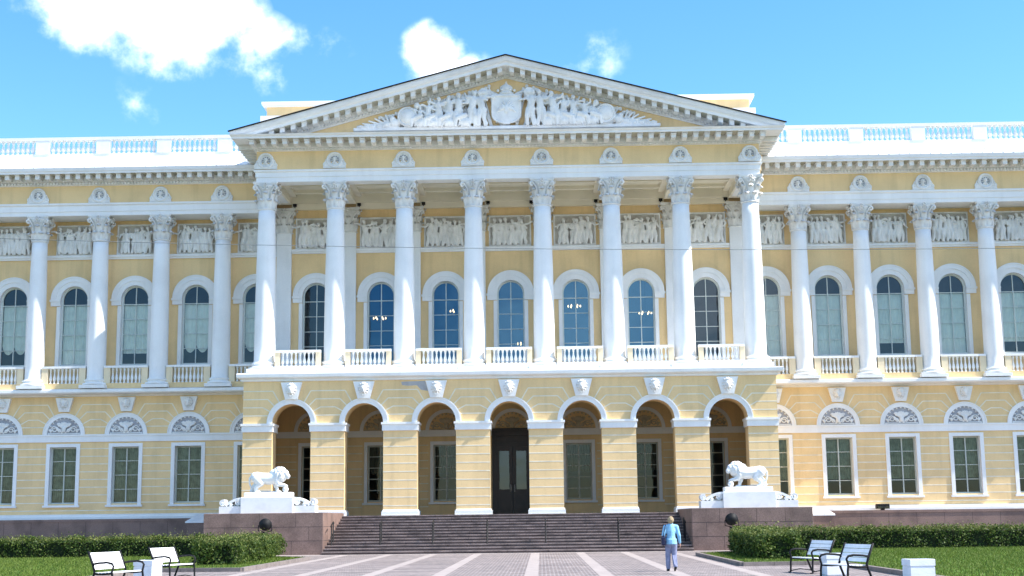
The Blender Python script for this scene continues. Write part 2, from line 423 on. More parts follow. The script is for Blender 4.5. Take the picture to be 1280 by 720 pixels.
# lawns, kerbs (mirrored left and right)
for s in (-1, 1):
    poly = [(8.3, -18.6), (8.3, -32.3), (11.4, -32.0), (11.4, -60), (45, -60), (45, -11.0), (16, -11.0)]
    b = MB()
    b.face([(s * (x + .0), y, .09) for x, y in poly], 'lawn'); struct(b.build('lawn'))
    b = MB()
    kp = [(16, -11.0), (8.3, -18.6), (8.3, -32.3), (11.4, -32.0), (11.4, -60)]
    for (x0, y0), (x1, y1) in zip(kp, kp[1:]):
        L = math.hypot(x1 - x0, y1 - y0); k = max(1, int(L / 1.0)); 
        for i in range(k):
            a, c = i / k + .006 / L, (i + 1) / k - .006 / L
            b.bar((s * (x0 + (x1 - x0) * a), y0 + (y1 - y0) * a, .065), (s * (x0 + (x1 - x0) * c), y0 + (y1 - y0) * c, .065), .16, .13, 'kerb')
    struct(b.build('kerb'))
def quad_cloud(name, P, N, size, m, parent=None, jit=.8, aspect=1.0, seed=1):
    # many small leaf faces at points P, roughly facing N
    rng = np.random.default_rng(seed); n = len(P)
    D = N + rng.normal(0, jit, (n, 3)); D /= np.linalg.norm(D, axis=1)[:, None] + 1e-9
    A = np.cross(D, rng.normal(0, 1, (n, 3))); A /= np.linalg.norm(A, axis=1)[:, None] + 1e-9
    B = np.cross(D, A); sz = (size * rng.uniform(.6, 1.3, n))[:, None]
    V = np.stack([P - A * sz * .5 * aspect, P - B * sz * .5, P + A * sz * .5 * aspect, P + B * sz * .5], 1).reshape(-1, 3)
    me = bpy.data.meshes.new(name); me.vertices.add(4 * n); me.vertices.foreach_set('co', V.ravel())
    me.loops.add(4 * n); me.loops.foreach_set('vertex_index', np.arange(4 * n)); me.polygons.add(n); me.polygons.foreach_set('loop_start', np.arange(0, 4 * n, 4)); me.polygons.foreach_set('loop_total', np.full(n, 4))
    me.materials.append(M[m]); me.update(); me.validate()
    return link(name, me, parent)
def in_poly(x, y, poly):
    c = np.zeros(len(x), bool); n = len(poly)
    for i in range(n):
        x0, y0 = poly[i]; x1, y1 = poly[(i + 1) % n]
        if y0 != y1:
            c ^= ((y0 > y) != (y1 > y)) & (x < (x1 - x0) * (y - y0) / (y1 - y0) + x0)
    return c
for s in (-1, 1):
    rng = np.random.default_rng(5 + s)
    x = rng.uniform(8.4, 30, 90000); y = rng.uniform(-47, -12, 90000)
    k = in_poly(x, y, [(8.4, -18.6), (8.4, -32.2), (11.5, -31.9), (11.5, -60), (45, -60), (45, -11.0), (16, -11.0)]); x, y = x[k], y[k]; n = len(x)
    h = rng.uniform(.03, .09, n); a = rng.uniform(0, 2 * PI, n); w = .018
    P0 = np.stack([s * x, y, np.full(n, .088)], 1); dx = np.stack([np.cos(a) * w, np.sin(a) * w, np.zeros(n)], 1)
    T = P0 + np.stack([rng.normal(0, .02, n), rng.normal(0, .02, n), h], 1)
    V = np.stack([P0 - dx, P0 + dx, T], 1).reshape(-1, 3)
    me = bpy.data.meshes.new('grass'); me.vertices.add(3 * n); me.vertices.foreach_set('co', V.ravel()); me.loops.add(3 * n); me.loops.foreach_set('vertex_index', np.arange(3 * n)); me.polygons.add(n)
    me.polygons.foreach_set('loop_start', np.arange(0, 3 * n, 3)); me.polygons.foreach_set('loop_total', np.full(n, 3)); me.materials.append(M['grass']); me.update()
    o = link('grass', me); o['kind'] = 'stuff'

# ================================================================== PALACE
pal = empty('palace')
tag(pal, 'long pale yellow palace with white columns, arcade and sculpted pediment', 'palace')
W_IN = 5.8      # plane of the inner walls of the portico
PF = -2.3       # front of the arcade
ZP = 1.9        # level of the terrace
BX = [(-3 + i) * 4.0 for i in range(7)]
CX = [(-3.5 + i) * 4.0 for i in range(8)]
WB = 3.773
WC = [17.573 + WB * k for k in range(5)]            # wing columns
WM = [15.687 + WB * k for k in range(6)]            # wing bays
XE = 36.9

def spandrel_lines(b, cx, zsp, ro, xl, xr, y, zl, bends):
    # painted joints of the rustication, bent down into the voussoirs round an arch
    for z, bd in zip(zl, bends):
        for sgn, xe in ((-1, xl), (1, xr)):
            dz = z - zsp
            if bd is None:
                xi = cx + sgn * math.sqrt(max(0, ro * ro - dz * dz))
                b.box(min(xi, xe), max(xi, xe), y - .006, y + .02, z - .028, z + .028, 'line'); continue
            xb_ = cx + sgn * bd
            if (xe - xb_) * sgn > 0.02:
                b.box(min(xb_, xe), max(xb_, xe), y - .006, y + .02, z - .028, z + .028, 'line')
            rr = math.hypot(bd, dz); q = ro / rr
            if q < 1:
                b.bar((xb_, y + .004, z), (cx + sgn * bd * q, y + .004, zsp + dz * q), .02, .056, 'line', (0, 1, 0)) if False else bar2(b, xb_, z, cx + sgn * bd * q, zsp + dz * q, y, .056, 'line')
def bar2(b, x0, z0, x1, z1, y, w, m):
    L = math.hypot(x1 - x0, z1 - z0); nx, nz_ = -(z1 - z0) / L * w / 2, (x1 - x0) / L * w / 2
    b.prism([(x0 + nx, z0 + nz_), (x1 + nx, z1 + nz_), (x1 - nx, z1 - nz_), (x0 - nx, z0 - nz_)], y - .007, y + .02, m)

# ---- arcade (ground floor of the portico)
b = MB()
HW, ZSP = 1.065, 6.96
xs = [-14.69] + [(BX[i] + BX[i + 1]) / 2 for i in range(6)] + [14.69]
for i, cx in enumerate(BX):
    b.arch_panel(xs[i], xs[i + 1], ZP, 9.4, cx, HW, ZP, ZSP, PF, PF + 1.3, 'yellow')
    # back face
    b.arch_panel(xs[i], xs[i + 1], ZP, 9.4, cx, HW, ZP, ZSP, PF + 1.3, PF + 1.2, 'yellow')
for s in (-1, 1):
    b.face([(s * 14.69, PF, ZP), (s * 14.69, 5.2, ZP), (s * 14.69, 5.2, 9.4), (s * 14.69, PF, 9.4)], 'yellow')
    b.face([(s * 14.4, PF + 1.3, ZP), (s * 14.4, W_IN, ZP), (s * 14.4, W_IN, 9.2), (s * 14.4, PF + 1.3, 9.2)], 'yellow')
RO = 1.36
for i, cx in enumerate(BX):
    spandrel_lines(b, cx, ZSP, RO, xs[i], xs[i + 1], PF, (8.75, 8.30, 7.85, 7.40), (1.05, 1.33, 1.60, None))
edges = [-14.69] + sum([[c - HW, c + HW] for c in BX], []) + [14.69]
for k in range(9):
    z = 6.50 - .46 * (k + 1) + .06
    for j in range(0, 16, 2):
        b.box(edges[j], edges[j + 1], PF - .006, PF + .02, z - .028, z + .028, 'line')
# worn patch of bare plaster beside a keystone
b.prism([(-5.95, 9.18), (-4.62, 9.22), (-4.46, 8.66), (-4.85, 8.72), (-5.08, 8.98), (-5.55, 8.96), (-5.9, 9.0)], PF - .004, PF + .02, 'greyplaster')
arc = b.build('arcade_wall', pal)
def ring_part(name, r0, r1, d, parent, locs, m='white'):
    bb = MB(); bb.ring_arch(0, 0, r0, r1 - .07, -d, .02, m); bb.ring_arch(0, 0, r1 - .07, r1, -d - .04, .02, m)
    me = None
    for L in locs:
        if me is None:
            o = bb.build(name, parent, L); me = o.data
        else:
            o = link(name, me, parent, L)
ring_part('archivolt', HW, RO, .07, arc, [(c, PF, ZSP + .001) for c in BX])
for j in range(0, 16, 2):
    x0, x1 = edges[j], edges[j + 1]
    b = MB(); e = .06
    l, r_ = (x0 - e if j else x0 - .05), (x1 + e if j < 14 else x1 + .05)
    yb_ = PF + 1.36
    b.box(l, r_, PF - .09, yb_, 6.5, 6.84, 'white'); b.box(l - .05, r_ + .05, PF - .15, yb_ + .05, 6.84, 6.96, 'white')
    b.build('impost', arc)
    b = MB(); b.box(l - .02, r_ + .02, PF - .09, yb_, ZP, 2.12, 'white'); b.bev(l + .02, r_ - .02, PF - .05, yb_ - .03, 2.12, 2.2, 'white', .03); b.build('pier_base', arc)
# keystones with lion masks
def mask_mesh(name, m):
    sc = SC()
    sc.box(-.02, .02, -.02, .02, -.02, .02)
    sc.ell((0, -.10, .05), (.20, .14, .25)); sc.ell((0, -.21, -.02), (.075, .09, .12)); sc.ell((0, -.19, -.13), (.11, .08, .07))
    for sx in (-1, 1):
        sc.ell((sx * .08, -.2, .09), (.05, .045, .03)); sc.ell((sx * .16, -.1, .24), .06)
        for a in range(5):
            t = R(-50 + a * 32); sc.ell((sx * .23 * math.cos(t), -.06, .05 + .28 * math.sin(t)), .075)
    sc.ell((0, -.12, .27), (.16, .09, .09)); sc.ring((0, -.17, -.27), .09, .028, 14)
    return sc.mesh(name, .018, m)
mask = mask_mesh('lion_mask', 'stone')
kb = MB()
kb.loft([[(-.34, -.20, -.47), (.34, -.20, -.47), (.34, .03, -.47), (-.34, .03, -.47)], [(-.585, -.24, .46), (.585, -.24, .46), (.585, .03, .46), (-.585, .03, .46)]], 'white', True, True)
kmesh = None
def keystone(parent, loc, sc=1.0):
    global kmesh
    if kmesh is None:
        o = kb.build('keystone', parent, loc); kmesh = o.data
    else:
        o = link('keystone', kmesh, parent, loc)
    o.scale = (sc, 1, sc)
    q = link('lion_mask', mask, o, (0, -.22, .03))
for c in BX: keystone(arc, (c, PF, 8.75))
# cornice over the arcade and terrace edge
b = MB()
b.sweep_u([(0, 9.28), (.10, 9.30), (.12, 9.40), (.26, 9.44), (.34, 9.50), (.36, 9.68), (.30, 9.73), (-.02, 9.76), (-.9, 9.78)], 14.69, PF, 5.0, 'white')
b.face([(-14.8, PF - .02, 9.765), (14.8, PF - .02, 9.765), (14.8, W_IN, 9.765), (-14.8, W_IN, 9.765)], 'white')
b.sweep_u([(0, 9.76), (0, 9.95), (-.5, 9.955)], 14.62, -1.02, 5.0, 'white')
b.face([(-14.6, -1.0, 9.95), (14.6, -1.0, 9.95), (14.6, W_IN, 9.95), (-14.6, W_IN, 9.95)], 'white')
b.build('terrace_cornice', pal)

# ---- walls with windows
win_bays_up = []       # (x, curtain kind)
def upper_wall(name, xa_list, cxs, y, z0, z1, parent):
    bb = MB()
    for i, cx in enumerate(cxs):
        bb.arch_panel(xa_list[i], xa_list[i + 1], z0, z1, cx, .84, 11.2, 15.33, y, y + .45, 'yellow', 'white')
    return bb.build(name, parent)
wall_up = upper_wall('wall', [-14.6] + [(BX[i] + BX[i + 1]) / 2 for i in range(6)] + [14.6], BX, W_IN, 9.95, 21.7, pal)
wing_up = {}
for s in (-1, 1):
    lim = [14.6] + [(WM[i] + WM[i + 1]) / 2 for i in range(5)] + [XE]
    cxs = [s * c for c in WM]; li = [s * v for v in lim]
    bb = MB()
    for i, cx in enumerate(cxs):
        bb.arch_panel(min(li[i], li[i + 1]), max(li[i], li[i + 1]), 9.7, 22.2, cx, .84, 11.2, 15.33, W_IN, W_IN + .45, 'yellow', 'white')
    bb.face([(s * XE, W_IN, 0), (s * XE, 24, 0), (s * XE, 24, 23), (s * XE, W_IN, 23)], 'yellow')
    wing_up[s] = bb.build('wall', pal)
# white surround of an arched window
sb = MB()
sb.ring_arch(0, 0, .842, 1.12, -.10, .02, 'white'); sb.ring_arch(0, 0, 1.12, 1.36, -.16, .02, 'white'); sb.ring_arch(0, 0, 1.36, 1.43, -.2, .02, 'white')
for s in (-1, 1):
    sb.box(min(s * .842, s * 1.06), max(s * .842, s * 1.06), -.08, .02, -4.13, -.44, 'white')
    sb.box(min(s * .842, s * 1.5), max(s * .842, s * 1.5), -.17, .02, -.13, -.001, 'white')
    sb.box(min(s * .842, s * 1.44), max(s * .842, s * 1.44), -.12, .02, -.40, -.13, 'white')
sb.box(-1.15, 1.15, -.14, .02, -4.25, -4.13, 'white')
def make_surround(parent, loc):
    global sur_me
    try:
        return link('window_surround', sur_me, parent, loc)
    except NameError:
        o = sb.build('window_surround', parent, loc); sur_me = o.data; return o
# arched casement: local z=0 at spring
def arched_frame_mesh():
    f = MB()
    f.ring_arch(0, 0, .75, .845, -.04, .04, 'frame')
    for s in (-1, 1): f.box(min(s * .75, s * .845), max(s * .75, s * .845), -.04, .04, -4.12, .0, 'frame')
    f.box(-.75, .75, -.04, .04, -4.12, -4.0, 'frame')
    f.box(-.026, .026, -.045, .045, -4.0, .75, 'frame')
    for z in (-.30, -1.24, -2.18, -3.1): f.box(-.75, .75, -.038, .036, z - (.018 if z != -.30 else .03), z + .018, 'frame')
    return f
def arched_pane(gm='glass'):
    p = MB(); pts = [(-.78, 0.0, -4.05), (.78, 0.0, -4.05)] + [(.78 * math.cos(PI * i / 20), 0.0, .78 * math.sin(PI * i / 20)) for i in range(21)]
    p.face(pts, gm); return p
def folded(x0, x1, ztop, zbot, y, m, folds=9, amp=.03, scal=0.0, n=45, arch_r=None, nz=10):
    # hanging cloth with vertical folds and an optional scalloped hem
    c = MB(); rings = []
    for k in range(nz + 1):
        row = []
        for j in range(n + 1):
            t = j / n; x = x0 + (x1 - x0) * t
            zb = zbot - scal * (abs(math.sin(PI * t * 2)) ** .6) + scal * .3
            zt = ztop
            z = zt + (zb - zt) * k / nz
            row.append((x, y + amp * math.sin(2 * PI * folds * t) * (.5 + .5 * k / nz), z))
        rings.append(row)
    c.loft(rings, m, False, False, True); return c
fr0 = arched_frame_mesh(); pn0 = {'pane': arched_pane(), 'blue': arched_pane('glass_blue')}
protos = {}
CURT = {'full': lambda: folded(-.76, .76, -.33, -3.98, .16, 'curtain_pale', 7, .012),
        'long': lambda: folded(-.76, .76, -.33, -3.35, .16, 'curtain_pale', 7, .015),
        'swag': lambda: folded(-.76, .76, -.33, -2.95, .16, 'curtain_pale', 5, .025, .55)}
def arched_window(cx, kind, parent):
    loc = (cx, W_IN + .28, 15.33)
    if kind in protos:
        return copy_tree(protos[kind], parent, loc)
    if 'base' in protos: o = link('arched_window', protos['base'].data, parent, loc)
    else: o = fr0.build('arched_window', parent, loc); protos['base'] = o
    (pn0['blue'] if kind == 'blue' else pn0['pane']).build('pane', o)
    if kind in CURT: CURT[kind]().build('curtain', o)
    protos[kind] = o
    return o
for c in BX:
    make_surround(wall_up, (c, W_IN, 15.33)); arched_window(c, 'none' if c in (BX[0], BX[6]) else 'blue', pal)
for s in (-1, 1):
    for i, c in enumerate(WM):
        make_surround(wing_up[s], (s * c, W_IN, 15.33))
        kind = {-1: ['swag', 'swag', 'long', 'full', 'swag', 'full'], 1: ['full', 'full', 'long', 'full', 'long', 'full']}[s][i]
        arched_window(s * c, kind, pal)

# ---- loggia behind the arcade
LY = W_IN
b = MB()
for i, cx in enumerate(BX):
    hw = .78 if i != 3 else 1.22
    b.arch_panel(xs[i] if i else -14.4, xs[i + 1] if i < 6 else 14.4, ZP, 9.2, cx, hw, 2.75 if i != 3 else ZP, 6.12 if i != 3 else 6.6, LY, LY + .4, 'yellow', 'yellow', False)
    if i != 3:
        for sgn in (-1, 1):
            b.box(min(cx + sgn * .78, cx + sgn * .98), max(cx + sgn * .78, cx + sgn * .98), LY - .08, LY + .02, 2.68, 6.12, 'white')
        b.box(cx - .98, cx + .98, LY - .08, LY + .02, 6.12, 6.32, 'white'); b.box(cx - 1.08, cx + 1.08, LY - .16, LY + .02, 2.56, 2.68, 'white')
    for k in range(9):
        z = 6.50 - .46 * (k + 1) + .06
        if i != 3 and z > 2.4:
            for xa_, xb_ in (((xs[i] if i else -14.4), cx - 1.1), (cx + 1.1, (xs[i + 1] if i < 6 else 14.4))):
                b.box(xa_, xb_, LY - .006, LY + .02, z - .028, z + .028, 'line')
segs = [(-14.4, -1.25), (1.25, 14.4)]
for x0, x1 in segs: b.box(x0, x1, LY - .10, LY + .02, 6.62, 7.0, 'white')
for i, cx in enumerate(BX):
    b.ring_arch(cx, 7.0, 1.05, 1.26, LY - .07, LY + .02, 'white')
lw = b.build('loggia_wall', pal)
b = MB(); b.face([(-14.5, PF, 9.22), (14.5, PF, 9.22), (14.5, LY, 9.22), (-14.5, LY, 9.22)], 'ceil')
for c in [(BX[i] + BX[i + 1]) / 2 for i in range(6)]:
    b.box(c - .45, c + .45, PF + 1.3, LY, 8.9, 9.2, 'ceil')
b.build('loggia_ceiling', pal)
b = MB(); b.face([(-14.6, PF - .15, ZP), (14.6, PF - .15, ZP), (14.6, LY + .2, ZP), (-14.6, LY + .2, ZP)], 'terrace'); b.face([(-14.6, PF - .15, 0), (14.6, PF - .15, 0), (14.6, PF - .15, ZP), (-14.6, PF - .15, ZP)], 'granite'); b.build('loggia_floor', pal)
# lunette ornament: scrolls and a palmette
def lunette_mesh(name, m, r=1.0):
    sc = SC(); sc.box(-r * .98, r * .98, -.04, .06, .0, .06)
    for k in range(13):
        t = PI * k / 12; sc.ell((.93 * r * math.cos(t), 0, .93 * r * math.sin(t) + .02), .06)
    for s in (-1, 1):
        for cx_, cz_, rr in ((.58, .28, .2), (.3, .55, .13), (.28, .2, .12)):
            pts = []
            for i in range(15):
                a = i / 14 * 2.6 * PI; q = rr * (1 - .72 * i / 14)
                pts.append((s * (cx_ + q * math.cos(a + .4)) * r, -.04, (cz_ + q * math.sin(a + .4)) * r))
            for a_, b_ in zip(pts, pts[1:]): sc.cap(a_, b_, .035, .035)
        sc.cap((s * .1 * r, -.03, .08), (s * .42 * r, -.04, .42 * r), .04, .03)
        sc.ell((s * .8 * r, -.02, .2 * r), (.08, .05, .12))
    for k in range(7):
        t = R(30 + 20 * k); sc.cap((0, -.05, .3 * r), (.34 * r * math.cos(t), -.05, (.34 + .36 * math.sin(t)) * r), .03, .055)
    sc.ell((0, -.08, .28 * r), (.14, .08, .2))
    return sc.mesh(name, .02, m)
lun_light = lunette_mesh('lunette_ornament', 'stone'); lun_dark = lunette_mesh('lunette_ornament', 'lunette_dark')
for i, c in enumerate(BX):
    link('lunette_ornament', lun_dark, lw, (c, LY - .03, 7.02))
# rectangular windows
def rect_frame(hw, h, rows, m):
    f = MB()
    for s in (-1, 1): f.box(min(s * (hw - .09), s * hw), max(s * (hw - .09), s * hw), -.04, .04, 0, h, m)
    f.box(-hw + .09, hw - .09, -.04, .04, 0, .09, m); f.box(-hw + .09, hw - .09, -.04, .04, h - .09, h, m)
    f.box(-.035, .035, -.045, .045, .09, h - .09, m)
    for k in range(1, rows): f.box(-hw + .09, hw - .09, -.035, .034, h * k / rows - .022, h * k / rows + .022, m)
    return f
def rect_window(name, hw, h, rows, m, gl, curt, parent, loc, cache={}):
    key = (name, hw, h, curt and curt[0])
    if key in cache: return copy_tree(cache[key], parent, loc)
    o = rect_frame(hw, h, rows, m).build(name, parent, loc); cache[key] = o
    p = MB(); p.face([(-hw + .05, 0, .05), (hw - .05, 0, .05), (hw - .05, 0, h - .05), (-hw + .05, 0, h - .05)], gl); p.build('pane', o)
    if curt: folded(-hw + .05, hw - .05, h - .06, h * curt[1], .16, curt[2], curt[3], .035, curt[4]).build('curtain', o)
    return o
for i, c in enumerate(BX):
    if i == 3: continue
    rect_window('loggia_window', .78, 3.37, 5, 'lowframe', 'glass_low', ('dim', .52, 'curtain_dim', 9, .12), pal, (c, LY + .25, 2.75)) if i in (1, 2, 4, 5) else rect_window('loggia_window', .78, 3.37, 5, 'lowframe', 'glass_low', None, pal, (c, LY + .25, 2.75))
# entrance door
b = MB()
for s in (-1, 1): b.box(min(s * 1.02, s * 1.24), max(s * 1.02, s * 1.24), -.12, .05, 0, 5.06, 'wood')
b.box(-1.24, 1.24, -.16, .05, 4.7, 5.06, 'wood'); b.box(-1.02, 1.02, -.10, .05, 4.05, 4.25, 'wood'); b.box(-1.02, 1.02, -.02, .03, 4.25, 4.7, 'wood')
for k in range(6): b.box(-.98 + k * .34, -.76 + k * .34, -.05, 0, 4.31, 4.64, 'wood')
b.box(-1.3, 1.3, -.26, .05, 5.06, 5.16, 'wood')
door = b.build('entrance_door', pal, (0, LY + .1, ZP))
for s in (-1, 1):
    b = MB(); x0, x1 = (-1.02, -.012) if s < 0 else (.012, 1.02)
    b.box(x0, x0 + .2, -.05, .03, 0, 4.05, 'wood'); b.box(x1 - .2, x1, -.05, .03, 0, 4.05, 'wood')
    b.box(x0 + .2, x1 - .2, -.05, .03, 0, .2, 'wood'); b.box(x0 + .2, x1 - .2, -.05, .03, 3.8, 4.05, 'wood'); b.box(x0 + .2, x1 - .2, -.05, .03, 1.2, 1.5, 'wood')
    b.box(x0 + .2, x1 - .2, -.01, .03, .2, 1.2, 'wood'); b.box(x0 + .28, x1 - .28, -.035, -.01, .3, 1.1, 'wood')
    lf = b.build('door_leaf', door)
    b = MB(); b.face([(x0 + .2, -.0, 1.5), (x1 - .2, -.0, 1.5), (x1 - .2, -.0, 3.8), (x0 + .2, -.0, 3.8)], 'glass'); b.build('pane', lf)
    b = MB(); hx = x1 - .1 if s < 0 else x0 + .1
    b.tube([(hx, -.05, 1.35), (hx, -.11, 1.38), (hx, -.11, 1.75), (hx, -.05, 1.78)], .016, M['roofmetal'], 6); b.build('handle', lf)

# ---- wing ground floors
WP = 4.85
LHW = .80
for s in (-1, 1):
    b = MB(); lim = [14.69] + [(WM[i] + WM[i + 1]) / 2 for i in range(5)] + [XE]
    rng_bays = []
    for i, c in enumerate(WM):
        cx = s * c; a0, a1 = sorted((s * lim[i], s * lim[i + 1]))
        b.arch_panel(a0, a1, ZP, 9.4, cx, LHW, 2.82, 6.2, WP, WP + .5, 'yellow', 'white', False)
        for sgn in (-1, 1):
            b.box(min(cx + sgn * LHW, cx + sgn * 1.02), max(cx + sgn * LHW, cx + sgn * 1.02), WP - .06, WP + .02, 2.74, 6.2, 'white')
        b.box(cx - 1.02, cx + 1.02, WP - .06, WP + .02, 6.2, 6.40, 'white'); b.box(cx - 1.1, cx + 1.1, WP - .15, WP + .02, 2.62, 2.74, 'white')
        spandrel_lines(b, cx, 6.96, 1.28, a0, a1, WP, (8.75, 8.30, 7.85, 7.40), (1.05, 1.33, 1.58, None))
        for k in range(9):
            z = 6.50 - .46 * (k + 1) + .06
            e = 1.02 if z > 2.78 else (1.1 if z > 2.6 else 0)
            if z > 6.4: continue
            b.box(a0, cx - e, WP - .006, WP + .02, z - .028, z + .028, 'line'); b.box(cx + e, a1, WP - .006, WP + .02, z - .028, z + .028, 'line')
        # recessed lunette field
        b.prism([(cx + 1.02 * math.cos(PI * q / 20), 6.96 + 1.02 * math.sin(PI * q / 20)) for q in range(21)], WP - .004, WP + .02, 'field')
    x0, x1 = sorted((s * 14.70, s * XE))
    b.box(x0, x1, WP - .07, WP + .02, 6.5, 6.85, 'white'); b.box(x0, x1, WP - .12, WP + .02, 6.85, 6.955, 'white')
    b.box(x0, x1, WP - .22, WP + .02, 1.905, 2.2, 'white')
    b.box(x0, x1, WP - .29, WP + .02, 1.905, 2.05, 'white')
    ww = b.build('wing_wall', pal)
    for i, c in enumerate(WM):
        ob = MB(); ob.ring_arch(0, 0, 1.02, 1.22, -.08, .02, 'white'); ob.ring_arch(0, 0, 1.22, 1.28, -.12, .02, 'white')
        if i == 0 and s < 0: arw = ob.build('archivolt', ww, (s * c, WP, 6.957)).data
        else: link('archivolt', arw, ww, (s * c, WP, 6.957))
        link('lunette_ornament', lun_light, ww, (s * c, WP - .03, 6.98))
        keystone(ww, (s * c, WP, 8.74), .9)
        rect_window('wing_window', LHW, 3.38, 4, 'lowframe', 'glass_low', ('a', .04, 'curtain_grey', 11, 0) if (s < 0) else ('b', .28, 'curtain_grey', 9, .0), pal, (s * c, WP + .32, 2.82))
    # string cornice, plinth of the columns
    b = MB()
    b.run_x([(-.02, 9.22), (.06, 9.25), (.10, 9.34), (.85, 9.36), (.92, 9.42), (.92, 9.58), (.86, 9.62), (-1.4, 9.66)], x0, x1, WP, 'white')
    b.build('string_cornice', pal)
    # granite base of the wing
    b = MB(); b.box(x0, x1, 4.0, WP + .3, 0, 1.88, 'granite'); b.box(x0, x1, 3.96, 4.2, 1.75, 1.9, 'granite')
    for k in range(14):
        xx = s * (15.5 + k * 1.62); b.box(xx - .008, xx + .008, 3.997, 4.02, .02, 1.74, 'joint')
    b.box(x0, x1, 3.996, 4.02, .88, .895, 'joint')
    b.build('granite_plinth', pal)

# ---- columns
def capital_mesh(name, m, sy=1.0, h=1.6, rb=.46, aw=.83):
    b = MB()
    b.lathe([(rb + .02, 0), (rb + .07, .03), (rb + .07, .08), (rb, .11), (rb, .2), (rb + .02, .8), (rb + .09, 1.15), (rb + .22, 1.36), (rb + .25, 1.42)], 0, 0, 0, m, 24, True)
    def leaf(ang, z0, z1, w, outc):
        n = 7; rings = []
        for i in range(n + 1):
            t = i / n
            z = z0 + (z1 - z0) * min(1, t * 1.18) - (max(0, t - .85) / .15) ** 2 * .10
            rad = rb + .035 + .05 * t + outc * max(0, (t - .45) / .55) ** 2
            ww = w * (.75 + .5 * math.sin(PI * min(1, t * 1.05))) * (1 if t < .8 else 1 - (t - .8) * 2.2)
            row = []
            for j in range(5):
                u = (j - 2) / 2
                rr = rad + (.05 if j == 2 else (.0 if j in (1, 3) else -.02)) ; a = ang + u * ww / 2 / (rb + .1)
                zz = z - (.05 if j in (0, 4) else 0) + (.03 if (i % 2 and j in (0, 4)) else 0)
                row.append((rr * math.cos(a), rr * math.sin(a), zz))
            rings.append(row)
        b.loft(rings, m, False, False, True)
        inner = [[(x * (1 - .07), y * (1 - .07), z - .03) for x, y, z in r] for r in rings]
        b.loft(inner, m, False, False, True)
    for k in range(8):
        leaf(k * PI / 4 + PI / 8, .12, .62, .34, .20)
        leaf(k * PI / 4, .3, 1.05, .34, .22)
    for k in range(4):
        a = PI / 4 + k * PI / 2; ca, sa = math.cos(a), math.sin(a)
        for off in (-.28, .28):
            a2 = a + off
            b.tube([((rb + .05) * math.cos(a2), (rb + .05) * math.sin(a2), .7), ((rb + .14) * math.cos(a + off * .7), (rb + .14) * math.sin(a + off * .7), 1.05), ((rb + .32) * math.cos(a + off * .3), (rb + .32) * math.sin(a + off * .3), 1.33), (.9 * ca * aw / .8, .9 * sa * aw / .8, 1.38)], [.05, .05, .045, .06], m, 6)
        # volute
        c = Vector((ca, sa, 0)) * (.9 * aw / .83); tdir = Vector((-sa, ca, 0)); pts = []
        for i in range(16):
            t = i / 15 * 2.6 * PI; q = .15 * (1 - .65 * i / 15)
            pts.append(c + Vector((ca, sa, 0)) * q * math.cos(t + PI / 2) * 1.0 + Vector((0, 0, 1.27 + q * math.sin(t + PI / 2))))
        b.tube(pts, .055, m, 6)
        # inner helices and flower
        a = k * PI / 2; ca, sa = math.cos(a), math.sin(a)
        for off in (-1, 1):
            pts = []
            for i in range(10):
                t = i / 9 * 2 * PI; q = .11 * (1 - .6 * i / 9)
                uu = off * (.14 + q * math.cos(t + PI / 2)); pts.append(((rb + .2) * ca - uu * sa, (rb + .2) * sa + uu * ca, 1.25 + q * math.sin(t + PI / 2)))
            b.tube(pts, .035, m, 5)
        for j in range(5):
            t = j / 5 * 2 * PI; uu, vv = .07 * math.cos(t), .07 * math.sin(t)
            pc = Vector(((rb + .26) * ca - uu * sa, (rb + .26) * sa + uu * ca, 1.47 + vv)); b.tube([pc, pc + Vector((ca, sa, 0)) * .07], [.06, .03], m, 6)
    # abacus with hollow sides
    def ab(sc, z):
        pts = []
        for k in range(4):
            a = PI / 4 + k * PI / 2
            c0 = Vector((math.cos(a), math.sin(a))) * aw * 1.36 * sc; c1 = Vector((math.cos(a + PI / 2), math.sin(a + PI / 2))) * aw * 1.36 * sc; tdir = (c1 - c0).normalized()
            inn = -Vector((math.cos(a + PI / 4), math.sin(a + PI / 4)))
            for t in (.07, .25, .5, .75, .93):
                p = c0.lerp(c1, t) + inn * .17 * (1 - (2 * t - 1) ** 2); pts.append((p.x, p.y, z))
        return pts
    b.loft([ab(.93, 1.42), ab(.95, 1.48), ab(1.0, 1.5), ab(1.0, h)], m, True, True)
    if sy != 1: b.v = [(x, y * sy, z) for x, y, z in b.v]
    return b
def column(loc, hshaft, rb, rt, base_h, parent, cache={}, key='p'):
    if key in cache: return copy_tree(cache[key], parent, loc)
    b = MB(); prof = []
    prof.append((rb + .05, base_h)); prof.append((rb + .05, base_h + .04)); prof.append((rb, base_h + .10))
    for i in range(13):
        t = i / 12; prof.append((rb - (rb - rt) * (t ** 1.9), base_h + .1 + (hshaft - base_h - .1) * t))
    b.lathe(prof, 0, 0, 0, 'white', 40)
    o = b.build('column', parent, loc); cache[key] = o
    b = MB(); pw = rb * 1.42
    b.box(-pw, pw, -pw, pw, 0, base_h * .36, 'white')
    z0 = base_h * .36; q = base_h - z0
    prof = [(pw * .97, z0)]
    for i in range(7): t = PI * i / 6; prof.append((pw * .9 + .085 * math.sin(t) * 1.0, z0 + q * .42 * (1 - math.cos(t)) / 2))
    prof += [(rb + .10, z0 + q * .46), (rb + .07, z0 + q * .56), (rb + .1, z0 + q * .66)]
    for i in range(5): t = PI * i / 4; prof.append((rb + .1 + .05 * math.sin(t), z0 + q * (.68 + .3 * (1 - math.cos(t)) / 2)))
    b.lathe(prof, 0, 0, 0, 'white', 36); b.build('column_base', o)
    capital_mesh('capital', 'stone', 1, 1.6, rt - .01, .80 if key == 'p' else .76).build('capital', o, (0, 0, hshaft))
    return o
